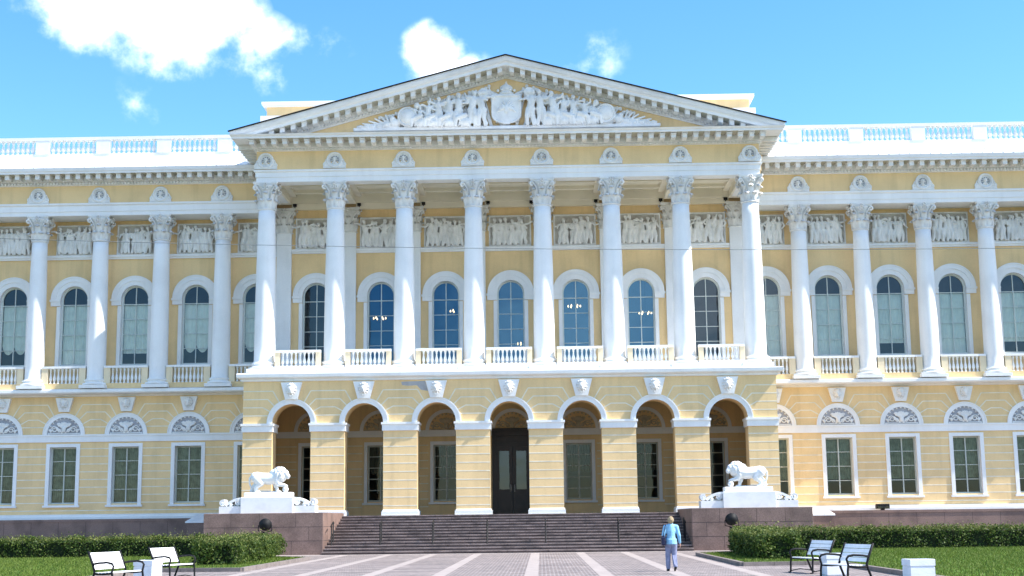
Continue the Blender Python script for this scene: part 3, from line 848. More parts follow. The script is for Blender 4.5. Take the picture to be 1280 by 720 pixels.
for x in CX: column((x, 0, 9.95), 9.5, .605, .475, .62, pal, key='p')
for s in (-1, 1):
    for x in WC: column((s * x, 4.62, 9.66), 9.03, .555, .455, .55, pal, key='w')
# pilasters on the inner wall
first = None
for x in CX:
    if first is None:
        b = MB(); b.box(-.46, .46, -.24, .05, .55, 9.3, 'white'); b.box(-.53, .53, -.31, .05, .3, .55, 'white'); b.box(-.6, .6, -.37, .05, 0, .3, 'white')
        first = b.build('pilaster', pal, (x, W_IN, 9.95)); cp = capital_mesh('capital', 'stone', .55, 1.6, .47, .78).build('capital', first, (0, 0, 9.3))
    else: copy_tree(first, pal, (x, W_IN, 9.95))

# ---- carved panels with standing figures
def figure(sc, x, z0, h, y, rnd, seated=False, wings=False):
    ln = rnd.uniform(-.06, .06) * h; sw = rnd.uniform(-.04, .04) * h
    hd = (x + ln + sw, y - .07 * h, z0 + .92 * h); sc.ell(hd, (.062 * h, .07 * h, .078 * h)); sc.ell((hd[0] - .02 * h, hd[1] + .02, hd[2] + .03 * h), (.065 * h, .06 * h, .06 * h))
    ch = (x + ln, y - .05 * h, z0 + .72 * h); hp = (x, y - .04 * h, z0 + .48 * h)
    sc.cap(hd, ch, .035 * h, .05 * h); sc.cap(ch, hp, .105 * h, .10 * h)
    ft = rnd.choice((-1, 1))
    for s in (-1, 1):
        kx = x + s * .07 * h + ft * .03 * h
        sc.chain([(x + s * .05 * h, y - .05 * h, z0 + .46 * h), (kx, y - (.10 if s == ft else .05) * h, z0 + .26 * h), (x + s * .09 * h, y - .05 * h, z0 + .02 * h)], [.085 * h, .065 * h, .05 * h])
    for k in range(5):   # drapery folds
        fx = x + rnd.uniform(-.14, .14) * h; sc.cap((x + rnd.uniform(-.07, .07) * h, y - .08 * h, z0 + rnd.uniform(.42, .62) * h), (fx, y - .05 * h, z0 + rnd.uniform(.02, .12) * h), .022 * h, .03 * h)
    for s in (-1, 1):
        sh = (ch[0] + s * .12 * h, y - .05 * h, z0 + .78 * h); a = rnd.uniform(-1.3, .5); el = (sh[0] + s * .13 * h * math.cos(a), y - .09 * h, sh[2] + .15 * h * math.sin(a))
        a2 = a + rnd.uniform(-1.4, 1.4); hn = (el[0] + s * .13 * h * math.cos(a2), y - .1 * h, el[2] + .13 * h * math.sin(a2))
        sc.chain([sh, el, hn], [.045 * h, .035 * h, .03 * h])
    if wings:
        for s in (-1, 1):
            for k in range(4): sc.cap((x + s * .1 * h, y, z0 + .75 * h), (x + s * (.2 + .05 * k) * h, y, z0 + (.95 - .16 * k) * h), .04 * h, .03 * h)
    elif rnd.random() < .5:
        sx = x + rnd.choice((-1, 1)) * .2 * h; sc.cap((sx, y - .04, z0), (sx + rnd.uniform(-.1, .1), y - .04, z0 + rnd.uniform(.9, 1.12) * h), .022, .018)
def frieze_mesh(seed, w=2.62, h=1.94):
    rnd = random.Random(seed); sc = SC()
    sc.box(-w / 2, w / 2, -.05, .06, 0, h)
    for z in (0.04, h - .04): sc.box(-w / 2, w / 2, -.13, .06, z - .05, z + .05)
    for x in (-w / 2 + .04, w / 2 - .04): sc.box(x - .04, x + .04, -.11, .06, 0, h)
    n = rnd.choice((6, 6, 7)); xs_ = [-w / 2 + .25 + (w - .5) * (i + .5 + rnd.uniform(-.2, .2)) / n for i in range(n)]
    for i, x in enumerate(xs_): figure(sc, x, .07, rnd.uniform(1.55, 1.78), -.12 - .06 * (i % 2), rnd)
    return sc.mesh('relief_panel', .021, 'stone', 1)
FR = [frieze_mesh(s) for s in (11, 22, 33, 44, 55)]
M['panelshade'] = mat('panel_shade_plate', (.52, .485, .43), .9, .15, 3, .1, 25, .1)  # grey-tan plate painted as the shade behind the carved figures
pfm = MB(); pfm.face([(-1.26, -.062, .08), (1.26, -.062, .08), (1.26, -.062, 1.88), (-1.26, -.062, 1.88)], 'panelshade'); pfme = None
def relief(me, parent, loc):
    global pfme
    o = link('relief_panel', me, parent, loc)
    if pfme is None: pfme = pfm.build('panel_shade_plate', o).data
    else: link('panel_shade_plate', pfme, o)
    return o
b = MB()
for i, c in enumerate(BX):
    relief(FR[i % 5], pal, (c, W_IN - .02, 18.28))
    b.box(c - 1.53, c + 1.53, W_IN - .2, W_IN + .02, 18.12, 18.26, 'white'); b.box(c - 1.53, c + 1.53, W_IN - .12, W_IN + .02, 18.0, 18.12, 'white')
for s in (-1, 1):
    for i, c in enumerate(WM):
        o = relief(FR[(i * 2 + (s > 0)) % 5], pal, (s * c, W_IN - .02, 18.1)); o.scale = (.93, 1, .98)
        b.box(s * c - 1.88, s * c + 1.88, W_IN - .2, W_IN + .02, 17.95, 18.09, 'white'); b.box(s * c - 1.88, s * c + 1.88, W_IN - .12, W_IN + .02, 17.83, 17.95, 'white')
b.build('relief_ledge', pal)

# ---- portico ceiling
b = MB()
b.face([(-14.6, -.4, 21.72), (14.6, -.4, 21.72), (14.6, W_IN + .1, 21.72), (-14.6, W_IN + .1, 21.72)], 'ceil')
for x in CX: b.box(x - .46, x + .46, .45, W_IN - .3, 21.06, 21.72, 'ceil')
for i in range(7):
    x0, x1 = CX[i] + .46, CX[i + 1] - .46
    b.box(x0, x1, W_IN - .3, W_IN + .02, 20.75, 21.1, 'ceil'); b.box(x0, x1, W_IN - .42, W_IN + .02, 21.1, 21.72, 'ceil')
    b.box(x0, x0 + .35, .9, W_IN - .42, 21.5, 21.72, 'ceil'); b.box(x1 - .35, x1, .9, W_IN - .42, 21.5, 21.72, 'ceil')
    for y in (.9, 2.6, 4.3): b.box(x0 + .35, x1 - .35, y, y + .35, 21.52, 21.72, 'ceil')
    b.box(x0, x1, .45, .9, 21.4, 21.72, 'ceil')
b.build('portico_ceiling', pal)

# ---- entablature of the portico
EW, EY = 14.55, -.55
b = MB()
b.sweep_u([(-.9, 21.05), (0, 21.05), (.0, 21.33), (.05, 21.34), (.05, 21.60), (.14, 21.66), (.14, 21.75), (.02, 21.76)], EW, EY, 5.0, 'white')
b.sweep_u([(.02, 21.76), (.0, 22.88)], EW, EY, 5.0, 'yellow')
b.sweep_u([(.0, 22.86), (.06, 22.88), (.10, 22.92), (.10, 23.0), (.24, 23.02), (.24, 23.34), (1.22, 23.35), (1.22, 23.46), (1.3, 23.5), (1.36, 23.57), (-.2, 23.72)], EW, EY, 5.0, 'white')
b.face([(-14.2, .35, 21.05), (14.2, .35, 21.05), (14.2, .35, 21.73), (-14.2, .35, 21.73)], 'ceil')
b.face([(-EW, EY, 21.052), (EW, EY, 21.052), (EW, .36, 21.052), (-EW, .36, 21.052)], 'white')
x = -EW - .12
n = int((2 * EW + .24) / .2)
for i in range(n): # dentils
    xx = -EW - .1 + i * .2; b.box(xx, xx + .12, EY - .2, EY - .1, 22.90, 22.99, 'stone')
nm = 47
for i in range(nm):
    xx = -EW - .12 + i * (2 * EW + .24) / (nm - 1); b.box(xx - .135, xx + .135, EY - .98, EY - .24, 23.06, 23.33, 'stone'); b.box(xx - .155, xx + .155, EY - 1.06, EY - .24, 23.24, 23.30, 'stone')
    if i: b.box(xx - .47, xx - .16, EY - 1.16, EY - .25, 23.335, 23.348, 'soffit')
for s in (-1, 1):
    for i in range(8):
        yy = EY + .3 + i * .62; a, c = sorted((s * (EW + .24), s * (EW + 1.12))); b.box(a, c, yy - .135, yy + .135, 23.06, 23.33, 'stone')
ent = b.build('entablature', pal)
# medallions over each column
def medal_mesh():
    sc = SC(); sc.box(-.66, .66, -.12, .05, -.47, -.37)
    sc.ring((0, -.10, .02), .41, .07, 26); sc.disc((0, .03, .02), .42, .06); sc.ring((0, -.05, .02), .29, .028, 20)
    sc.ell((0, -.10, .08), (.10, .12, .13)); sc.ell((0, -.12, -.08), (.055, .1, .09)); sc.ell((0, -.06, -.16), (.17, .08, .07))
    for a in range(10): t = a * PI / 5 + .2; sc.cap((.13 * math.cos(t), -.05, .03 + .14 * math.sin(t)), (.22 * math.cos(t), -.05, .03 + .23 * math.sin(t)), .03, .022)
    for k in range(18): t = R(-35 + 250 * k / 17); sc.ell((.43 * math.cos(t), -.12, .02 + .43 * math.sin(t)), (.05, .06, .05))
    for q in (-1, 1):
        sc.ring((q * .53, -.08, -.24), .11, .045, 14); sc.ell((q * .53, -.1, -.24), .05); sc.cap((q * .62, -.06, -.3), (q * .5, -.06, .06), .05, .03); sc.ring((q * .3, -.08, -.34), .07, .035, 10)
    return sc.mesh('medallion', .02, 'stone', 0)
med = medal_mesh()
fdm = MB(); fdm.face([(.36 * math.cos(2 * PI * q / 24), -.012, .02 + .36 * math.sin(2 * PI * q / 24)) for q in range(24)], 'field'); fdme = None  # even grey disc laid behind the emblem for contrast
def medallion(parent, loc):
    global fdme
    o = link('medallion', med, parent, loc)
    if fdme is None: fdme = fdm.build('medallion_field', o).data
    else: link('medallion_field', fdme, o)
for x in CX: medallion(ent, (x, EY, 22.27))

# ---- pediment
SL = .2690
ZA = 27.09
TX = 15.9
zr = lambda x: ZA - SL * abs(x)
b = MB()
b.prism([(-12.9, 23.6), (12.9, 23.6), (0, ZA + .05)], -.42, -.2, 'yellow')
prof = [(.0, -.02), (.06, .0), (.10, .05), (.10, .19), (.24, .20), (.24, .44), (1.12, .46), (1.12, .62), (1.18, .66)]
prof2 = [(1.18, .66), (1.26, .70), (1.34, .82), (1.36, .95), (-.2, 1.0)]
def rake(pf, m, half):
    N = 40; rings = []
    for i in range(N + 1):
        xx = half * TX * (1 - i / N) if half > 0 else -TX * (1 - i / N)
        ring = []
        for o, h in pf:
            zz = zr(xx) + h; lim = 23.58 + (.0 if o > 1.1 else 0)
            ring.append((xx, EY + .15 - o - .04, max(zz, lim)))
        rings.append(ring)
    b.loft(rings, m, False, False)
for hf in (-1, 1):
    rake(prof, 'white', hf); rake(prof2, 'roofmetal', hf)
    # end face of the sima
    b.face([(hf * TX, EY + .11 - o, max(zr(TX) + h, 23.58)) for o, h in prof2], 'white')
    nmod = 22
    for i in range(nmod):
        xx = .34 + i * .63
        if zr(xx) + .2 < 23.62: break
        zz = zr(xx)
        bb = [(-.15, -.22), (.15, -.22), (.15, .215), (-.15, .215)]
        pts = [(hf * (xx + px), zz - SL * px + .44 + (pz if pz < 0 else 0.0)) for px, pz in ((-.135, -.27), (.135, -.27), (.135, .01), (-.135, .01))]
        b.prism(pts, EY + .11 - .95, EY + .11 - .24, 'stone')
        pts = [(hf * (xx + px), zz - SL * px + .45 + pz) for px, pz in ((.16, -.012), (.47, -.012), (.47, -.0), (.16, -.0))]
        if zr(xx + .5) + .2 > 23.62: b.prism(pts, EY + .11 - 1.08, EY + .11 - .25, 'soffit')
    for i in range(70):
        xx = .05 + i * .2
        if zr(xx) < 23.6: break
        pts = [(hf * (xx + px), zr(xx) - SL * px + pz) for px, pz in ((0, .05), (.12, .05), (.12, .19), (0, .19))]
        b.prism(pts, EY + .11 - .2, EY + .11 - .1, 'stone')
    # dark metal drip edge along the roof
    for i in range(12):
        xa, xb_ = TX * i / 12, TX * (i + 1) / 12 + .0
        b.bar((hf * (xa), EY + .11 - 1.40, zr(xa) + .975), (hf * (xb_ + (.08 if i == 11 else 0)), EY + .11 - 1.40, zr(xb_ + (.08 if i == 11 else 0)) + .975), .12, .06, 'darkmetal', (0, 0, 1))
    # roof slope behind
    b.face([(0, EY - 1.3, zr(0) + 1.0), (hf * TX, EY - 1.3, zr(TX) + 1.0), (hf * TX, 14, zr(TX) + 1.0), (0, 14, zr(0) + 1.0)], 'roofmetal')
    b.face([(hf * (EW + .02), EY, 23.5), (hf * (EW + .02), 14, 23.5), (hf * (EW + .02), 14, zr(EW) + .95), (hf * (EW + .02), EY, zr(EW) + .95)], 'yellow')
    b.face([(hf * TX, EY - 1.2, zr(TX) + .98), (hf * TX, 7, zr(TX) + .98), (hf * (EW + 1.3), 7, 23.5), (hf * (EW + 1.3), EY - 1.2, 23.5)], 'white')
ped = b.build('pediment', pal)
# sculpture in the pediment
rnd = random.Random(4)
sc = SC()
sc.box(-8.9, 8.9, -.62, .1, 23.95, 24.14)
Y0 = -.34
# central shield with crown and a raised device
for k in range(11):
    t = k / 10; wv = .88 if t > .35 else .88 * math.sqrt(max(.03, 1 - ((.35 - t) / .36) ** 2)); sc.box(-wv, wv, -.66, 0, 24.22 + t * 1.6, 24.22 + (t + .12) * 1.6)
rim = [(.82 * (1 if t > .3 else math.sqrt(max(0, 1 - ((.3 - t) / .31) ** 2))), 24.28 + t * 1.62) for t in (0.005, .02, .06, .12, .2, .3, .6, 1.0)]
for q in (-1, 1):
    sc.chain([(q * x_, -.68, z_) for x_, z_ in rim], [.055] * len(rim))
sc.cap((-.82, -.68, 25.9), (.82, -.68, 25.9), .055, .055)
sc.ell((0, -.70, 25.12), (.13, .1, .28))
for q in (-1, 1):
    for k in range(4): sc.cap((q * .08, -.7, 25.2), (q * (.30 + .07 * k), -.7, 25.42 - .15 * k), .05, .035)
    sc.cap((q * .04, -.7, 25.35), (q * .15, -.7, 25.56), .045, .05)
    sc.chain([(q * .55, -.45, 26.05), (q * 1.05, -.4, 26.25), (q * 1.5, -.4, 26.05), (q * 1.75, -.4, 25.7)], [.08, .12, .12, .08])
sc.ell((0, -.45, 26.10), (.46, .3, .13)); sc.ell((0, -.45, 26.38), (.4, .3, .27)); sc.ell((0, -.5, 26.66), .09); sc.cap((0, -.5, 26.68), (0, -.5, 26.84), .03)
for k in range(5): sc.ell(((-2 + k) * .24, -.66, 26.22 + .05 * (2 - abs(k - 2))), .085)
for s in (-1, 1):
    for x_, h_, wg in ((1.4, 2.1, False), (2.0, 2.1, True), (2.75, 2.0, False), (3.3, 1.8, False), (3.9, 1.75, True), (4.55, 1.55, False), (5.05, 1.2, False)):
        figure(sc, s * x_, 24.12, h_, Y0 - .22 - .12 * rnd.random(), rnd, wings=wg)
    # seated figures with wide drapery
    for x_ in (2.4, 3.35, 4.2, 4.95):
        sc.ell((s * x_, Y0 - .3, 24.36), (.38, .28, .28)); sc.cap((s * x_, Y0 - .45, 24.75), (s * (x_ + .5), Y0 - .5, 24.55), .15, .12); sc.cap((s * (x_ + .5), Y0 - .5, 24.55), (s * (x_ + .55), Y0 - .45, 24.15), .12, .08)
        for k in range(5): sc.cap((s * (x_ - .1 + .13 * k), Y0 - .5, 24.62 - .03 * k), (s * (x_ - .15 + .17 * k), Y0 - .42, 24.14), .035, .045)
    sc.disc((s * 5.75, Y0 - .3, 24.74), .58, .2); sc.ell((s * 5.75, Y0 - .42, 24.74), (.44, .2, .44)); sc.ring((s * 5.75, Y0 - .42, 24.74), .53, .05, 22)
    sc.ell((s * 6.5, Y0 - .25, 24.4), (.3, .25, .26)); sc.ell((s * 6.62, Y0 - .3, 24.62), (.17, .16, .17)); sc.ell((s * 5.2, Y0 - .3, 25.38), (.18, .18, .22)); sc.ell((s * 6.95, Y0 - .2, 24.3), (.25, .2, .2))
    # banners, spears and trophies fanned behind the figures
    for k in range(34):
        x_ = .9 + 6.4 * k / 33; top = zr(x_ + .15) - .16 - rnd.uniform(0, .25)
        if top > 24.35: sc.cap((s * (x_ - rnd.uniform(.2, .8)), Y0, 24.1), (s * (x_ + rnd.uniform(0, .2)), Y0 - .06, top), .06, .045); sc.ell((s * (x_ + .1), Y0 - .06, top - .06), (.10, .06, .14))
    for k in range(12):
        x_ = 1.2 + .42 * k; zt = zr(x_) - .72; w_ = rnd.uniform(.18, .3)
        if zt > 24.5: sc.ell((s * x_, Y0 - .12, zt), (w_, .16, .34), Matrix.Rotation(s * rnd.uniform(.2, 1.0), 3, 'Y'))
    sc.ell((s * 1.32, Y0 - .35, 26.1), (.27, .18, .2)); sc.ring((s * 1.32, Y0 - .4, 26.1), .24, .05, 14)
    for k in range(6):
        a = R(6 + 11 * k); sc.cap((s * 6.7, Y0 - .2, 24.15), (s * (6.7 + (2.0 - .26 * k) * math.cos(a)), Y0 - .2, 24.15 + .85 * math.sin(a)), .075, .05)
    for x_ in (7.1, 7.45, 7.8, 8.15, 8.5): sc.ell((s * x_, Y0 - .2, 24.2), (.18, .15, .12))
    for k in range(26):
        x_ = rnd.uniform(1.2, 6.9); zt = 24.2 + rnd.random() * max(.05, (zr(x_) - 24.95)); sc.ell((s * x_, Y0 - .12, zt), (rnd.uniform(.08, .2), .2, rnd.uniform(.1, .28)))
link('sculpture_group', sc.mesh('sculpture_group', .03, 'stone', 0), ped, (0, -.2, 0))

# ---- balustrades
BH = .77
bal_prof = [(.085, 0), (.085, .05), (.05, .07), (.045, .10), (.06, .14), (.095, .24), (.085, .32), (.05, .45), (.038, .56), (.045, .62), (.065, .64), (.045, .67), (.08, .71), (.085, .77)]
blm = MB(); blm.lathe(bal_prof, 0, 0, 0, 'white', 12)
blme = None
bpro = None
for i, c in enumerate(BX):
    if bpro is None:
        b = MB()
        b.box(-1.3, 1.3, -.17, .17, 0, .38, 'white'); b.box(-1.3, 1.3, -.2, .2, 1.15, 1.28, 'white')
        for s in (-1, 1): a, e = sorted((s * 1.02, s * 1.3)); b.box(a, e, -.16, .16, .38, 1.15, 'cream')
        bpro = b.build('balustrade', pal, (c, -.45, 9.951))
        for k in range(8):
            L = (-.86 + k * .2457, 0, .38)
            if blme is None: o = blm.build('baluster', bpro, L); blme = o.data
            else: link('baluster', blme, bpro, L)
    else: copy_tree(bpro, pal, (c, -.45, 9.951))
# wing balustrades under the windows: solid with a row of balusters each
for s in (-1, 1):
    wb = MB(); wr = MB()
    for i, c in enumerate(WM):
        x0, x1 = s * c - 1.32, s * c + 1.32
        if i == 0: x0, x1 = (s * c - 1.32, s * c + 1.32)
        wb.box(x0, x1, 4.3, 4.62, 9.665, 9.98, 'yellow'); wb.box(x0, x1, 4.26, 4.66, 10.9, 11.03, 'white')
        for e in (-1, 1): a, d = sorted((s * c + e * .95, s * c + e * 1.32)); wb.box(a, d, 4.3, 4.62, 9.98, 10.9, 'cream')
        for k in range(8):
            xx = s * c - .82 + k * .2343
            wr.lathe([(r, z * 1.19) for r, z in bal_prof], xx, 4.46, 9.98, 'white', 10)
    wing_bal = wb.build('balustrade', pal)
    o = wr.build('balusters', wing_bal); o['kind'] = 'stuff'

# ---- wing entablature, eaves, roof parapet
for s in (-1, 1):
    par = MB(); parr = MB()
    b = MB(); x0, x1 = sorted((s * 14.56, s * (XE + .3))); Y = 4.05
    b.run_x([(-1.8, 20.26), (0, 20.26), (0, 20.5), (.05, 20.51), (.05, 20.85), (.14, 20.92), (.14, 21.02), (.02, 21.03), (-1.8, 21.03)], x0, x1, Y, 'white')
    b.run_x([(-1.8, 21.03), (.0, 21.03), (0, 22.12), (-1.8, 22.12)], x0, x1, Y, 'yellow')
    b.run_x([(-1.8, 22.10), (.06, 22.12), (.1, 22.16), (.1, 22.32), (.24, 22.33), (.24, 22.64), (1.1, 22.65), (1.1, 22.74), (1.16, 22.80), (1.2, 22.98), (.3, 23.45), (-1.8, 23.5)], x0, x1, Y, 'white')
    k = int((x1 - x0) / .2)
    for i in range(k): b.box(x0 + .04 + i * .2, x0 + .16 + i * .2, Y - .2, Y - .1, 22.16, 22.31, 'stone')
    k = int((x1 - x0) / .62)
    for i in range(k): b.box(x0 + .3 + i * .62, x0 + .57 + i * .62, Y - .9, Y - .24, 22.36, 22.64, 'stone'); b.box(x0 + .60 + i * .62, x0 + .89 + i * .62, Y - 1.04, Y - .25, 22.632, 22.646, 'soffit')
    we = b.build('entablature', pal)
    for x in WC: medallion(we, (s * x, Y, 21.5))
    b = MB(); b.face([(x0, Y - 1.2, 22.99), (x1, Y - 1.2, 22.99), (x1, Y + .6, 23.75), (x0, Y + .6, 23.75)], 'roofmetal')
    b.face([(x0, Y + .6, 23.75), (x1, Y + .6, 23.75), (x1, 13, 25.4), (x0, 13, 25.4)], 'roofmetal'); b.face([(x0, 24, 23.6), (x1, 24, 23.6), (x1, 13, 25.4), (x0, 13, 25.4)], 'roofmetal')
    for i in range(36): xx = x0 + .3 + i * .62; b.bar((xx, Y - 1.19, 23.02), (xx, Y + .55, 23.755), .03, .05, 'roofmetal')
    b.build('roof', pal)
    for i in range(6):
        xa = s * (14.9 if i == 0 else WC[i - 1]); xb_ = s * (WC[i] if i < 5 else XE); xa, xb_ = sorted((xa, xb_))
        par.box(xa, xb_, Y + .3, Y + .62, 23.5, 24.25, 'white'); par.box(xa, xb_, Y + .25, Y + .66, 25.12, 25.3, 'white')
        xd = s * (WC[i] if i < 5 else XE); par.box(xd - .42, xd + .42, Y + .27, Y + .64, 24.25, 25.12, 'white')
        mid = (xa + xb_) / 2; wdt = (xb_ - xa) - .84
        nb = 9
        for q in range(nb):
            xx = mid + (q - (nb - 1) / 2) * .31; parr.lathe([(r * 1.55, z * 1.13) for r, z in bal_prof], xx, Y + .46, 24.25, 'white', 8)
    rp = par.build('roof_parapet', pal); o = parr.build('balusters', rp); o['kind'] = 'stuff'
for s in (-1, 1):
    b = MB(); b.tube([(s * 15.15, 3.0, 22.95), (s * 15.15, 3.0, 22.2), (s * 15.05, 3.7, 21.6), (s * 14.95, 3.95, 21.0), (s * 14.95, 3.98, 10.2)], .085, 'yellow', 10); b.lathe([(.2, .25), (.2, .1), (.09, 0)], s * 15.15, 3.0, 22.8, 'yellow', 10); b.build('downpipe', pal)
sp = MB(); sp.box(-.11, .11, -.12, .1, 0, .16, 'darkmetal'); sp.box(-.03, .03, -.03, .03, -.06, .0, 'darkmetal'); spm = None
for x in CX[:4]:
    if spm is None: spm = sp.build('spotlight', pal, (x + .66, W_IN - .34, 20.92)).data
    else: link('spotlight', spm, pal, (x + .66, W_IN - .34, 20.92))
for x in CX[4:]: link('spotlight', spm, pal, (x - .66, W_IN - .34, 20.92))
# attic block behind the pediment
b = MB(); b.box(-15.9, 15.6, 9.0, 22, 24, 28.55, 'yellow'); b.box(-16.2, 15.9, 8.7, 22.3, 28.55, 28.72, 'white'); b.box(-16.1, 15.8, 8.8, 22.2, 28.42, 28.55, 'white'); b.box(-16.25, 15.95, 8.65, 22.3, 26.5, 27.75, 'white')
b.build('attic', pal)
# rear wall and interior
b = MB(); b.face([(-XE, 24, 0), (XE, 24, 0), (XE, 24, 23.7), (-XE, 24, 23.7)], 'yellow'); b.build('rear_wall', pal)
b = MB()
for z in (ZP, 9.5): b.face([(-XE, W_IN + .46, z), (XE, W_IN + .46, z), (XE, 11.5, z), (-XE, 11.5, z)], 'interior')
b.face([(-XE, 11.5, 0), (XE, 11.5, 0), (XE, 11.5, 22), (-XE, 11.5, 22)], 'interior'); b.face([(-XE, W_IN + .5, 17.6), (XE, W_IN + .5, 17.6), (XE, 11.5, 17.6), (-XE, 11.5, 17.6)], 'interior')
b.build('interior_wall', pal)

# ================================================================== STAIRCASE
st = empty('granite_staircase'); tag(st, 'broad red granite staircase climbing between two flank blocks to the arcade', 'staircase')
NS = 13; RISE = ZP / NS; Y_B, Y_T = -10.3, -2.6
tr = (Y_T - Y_B) / NS
for k in range(NS):
    b = MB(); y0 = Y_B + k * tr; z1 = RISE * (k + 1) - (.003 if k == NS - 1 else 0)
    b.box(-9.04, 9.04, y0 + .03, y0 + tr + .1, RISE * k + .001, z1 - .058, 'stepgranite'); b.box(-9.04, 9.04, y0 - .015, y0 + tr + .06, z1 - .058, z1, 'stepedge')
    for j in range(9):
        xx = -8 + j * 2 + (.9 if k % 2 else 0); b.box(xx - .006, xx + .006, y0 - .017, y0 + .1, RISE * k + .01, z1 - .001, 'joint')
    b.build('step', st)
for s in (-1, 1):
    b = MB(); x0, x1 = sorted((s * 9.05, s * 14.95))
    b.bev(x0, x1, -9.8, -2.46, 0, 2.05, 'granite', .015)
    for z in (.68, 1.36): b.box(x0 + .01, x1 - .01, -9.803, -9.7, z - .009, z + .009, 'joint')
    for z, xs_ in ((.02, (10.6, 12.9)), (.69, (9.75, 11.6, 13.9)), (1.37, (10.4, 12.2, 13.6))):
        for xx in xs_: b.box(s * xx - .008, s * xx + .008, -9.802, -9.7, z, z + .66, 'joint')
    for z in (.68, 1.36): b.box(s * 9.05 - (.003 if s > 0 else -.1 + .1), s * 9.05 + (.0 if s > 0 else .003), -9.7, -2.5, z - .009, z + .009, 'joint')
    b.build('flank_wall', st)

# handrails on the steps
RX = (-8.75, -6.33, -3.72, -1.02, 1.88, 5.5, 8.78)
hr = None
labs = ['short black handrail post on the steps beside the left flank block', 'short black handrail post on the steps, second from the left flank block',
        'short black handrail post on the steps below the third arch from the left', 'short black handrail post on the steps just left of the door',
        'short black handrail post on the steps just right of the door', 'short black handrail post on the steps left of the walking woman',
        'short black handrail post on the steps beside the right flank block']
for x, lb in zip(RX, labs):
    y = -9.0; k = int((y - Y_B) / tr); z = RISE * (k + 1)
    if hr is None:
        hr = empty('handrail', (x, y, z))
        for dy in (0, .62):
            dz = RISE if dy else 0
            b = MB(); b.lathe([(.05, 0), (.05, .015), (.034, .02), (.032, .98)], 0, dy, dz, 'darkmetal', 8); b.build('post', hr)
        b = MB(); b.tube([(0, -.16, .9), (0, -.1, .97), (0, 0, 1.0), (0, .62, 1.0 + RISE), (0, .72, .98 + RISE), (0, .76, .9 + RISE)], .032, 'darkmetal', 8); b.build('rail', hr)
        o = hr
    else: o = copy_tree(hr, None, (x, y, z))
    tag(o, lb, 'handrail', 'black handrail posts on the granite steps')

# ================================================================== LIONS
def lion():
    s = SC()
    s.chain([(-.64, 0, .76), (-.3, 0, .70), (.05, 0, .69), (.4, 0, .75)], [.29, .285, .30, .34])
    s.ell((-.72, 0, .80), (.24, .26, .24)); s.ell((-.3, 0, .84), (.4, .2, .16)); s.ell((.45, 0, .66), (.26, .24, .32))
    s.ell((.52, -.02, .97), (.36, .30, .33)); s.ell((.62, -.06, .84), (.29, .29, .36)); s.ell((.28, 0, .95), (.28, .25, .24))
    s.ell((.82, -.10, .95), (.19, .19, .2)); s.cap((.88, -.14, .92), (1.0, -.2, .80), .125, .10); s.ell((1.02, -.215, .83), (.05, .06, .045)); s.ell((.97, -.18, .72), (.09, .09, .06))
    for d in (-.09, .09):
        s.ell((.92 + d * .5, -.2 + d * .8, .98), .035); s.ell((.80 + d * .6, -.05 + d * 2.0, 1.08), (.05, .05, .06))
    rn = random.Random(3)
    for k in range(150):
        a = rn.uniform(0, 2 * PI); t = rn.uniform(-.5, 1.25)
        d = Vector((math.cos(a) * math.cos(t), math.sin(a) * math.cos(t), math.sin(t)))
        if d.x > .72: continue
        p = Vector((.54, -.03, .9)) + Vector((d.x * .36, d.y * .31, d.z * .38)); s.cap(p, p + Vector((-.05, 0, -.1)), .045, .02)
    for sy in (-1, 1):
        f = .12 if sy < 0 else -.10
        s.chain([(-.66, sy * .12, .72), (-.52 + f, sy * .17, .46), (-.76 + f, sy * .17, .27), (-.73 + f, sy * .17, .07)], [.25, .17, .105, .09])
        s.ell((-.66 + f, sy * .17, .055), (.13, .085, .06))
        for t in (-.045, 0, .045): s.ell((-.55 + f, sy * .17 + t, .045), .035)
    s.chain([(.38, .15, .62), (.30, .16, .38), (.36, .16, .2), (.38, .16, .07)], [.19, .125, .09, .085]); s.ell((.45, .16, .055), (.13, .09, .06))
    for t in (-.045, 0, .045): s.ell((.56, .16 + t, .045), .036)
    s.chain([(.42, -.16, .62), (.5, -.18, .42), (.68, -.18, .37), (.8, -.18, .36)], [.18, .125, .095, .085]); s.ell((.86, -.18, .34), (.11, .09, .055))
    for t in (-.045, 0, .045): s.ell((.95, -.18 + t, .31), .035)
    s.chain([(-.88, 0, .86), (-1.0, 0, .72), (-1.0, .02, .45), (-.9, .06, .22), (-.94, .08, .1)], [.06, .05, .045, .045, .07])
    s.ell((-.92, .08, .1), (.09, .08, .06))
    for sy in (-.0,): s.cap((-.5, sy, .02), (.3, sy, .02), .05, .05)
    return s.mesh('lion_body', .019, 'marble', 1)
lion_me = lion()
ball_b = SC(); ball_b.ell((0, 0, 0), .155, None, 3); ball_me = ball_b.mesh('ball', .02, 'marble', 2)
slab = MB(); slab.bev(-1.2, 1.2, -.42, .42, 0, .24, 'marble', .03); 
pedm = MB(); pedm.bev(-1.32, 1.32, -.62, .62, 0, .80, 'marble', .02); pedm.box(-2.42, 2.42, -.5, .5, 0, .36, 'marble')
for k in range(2): pass
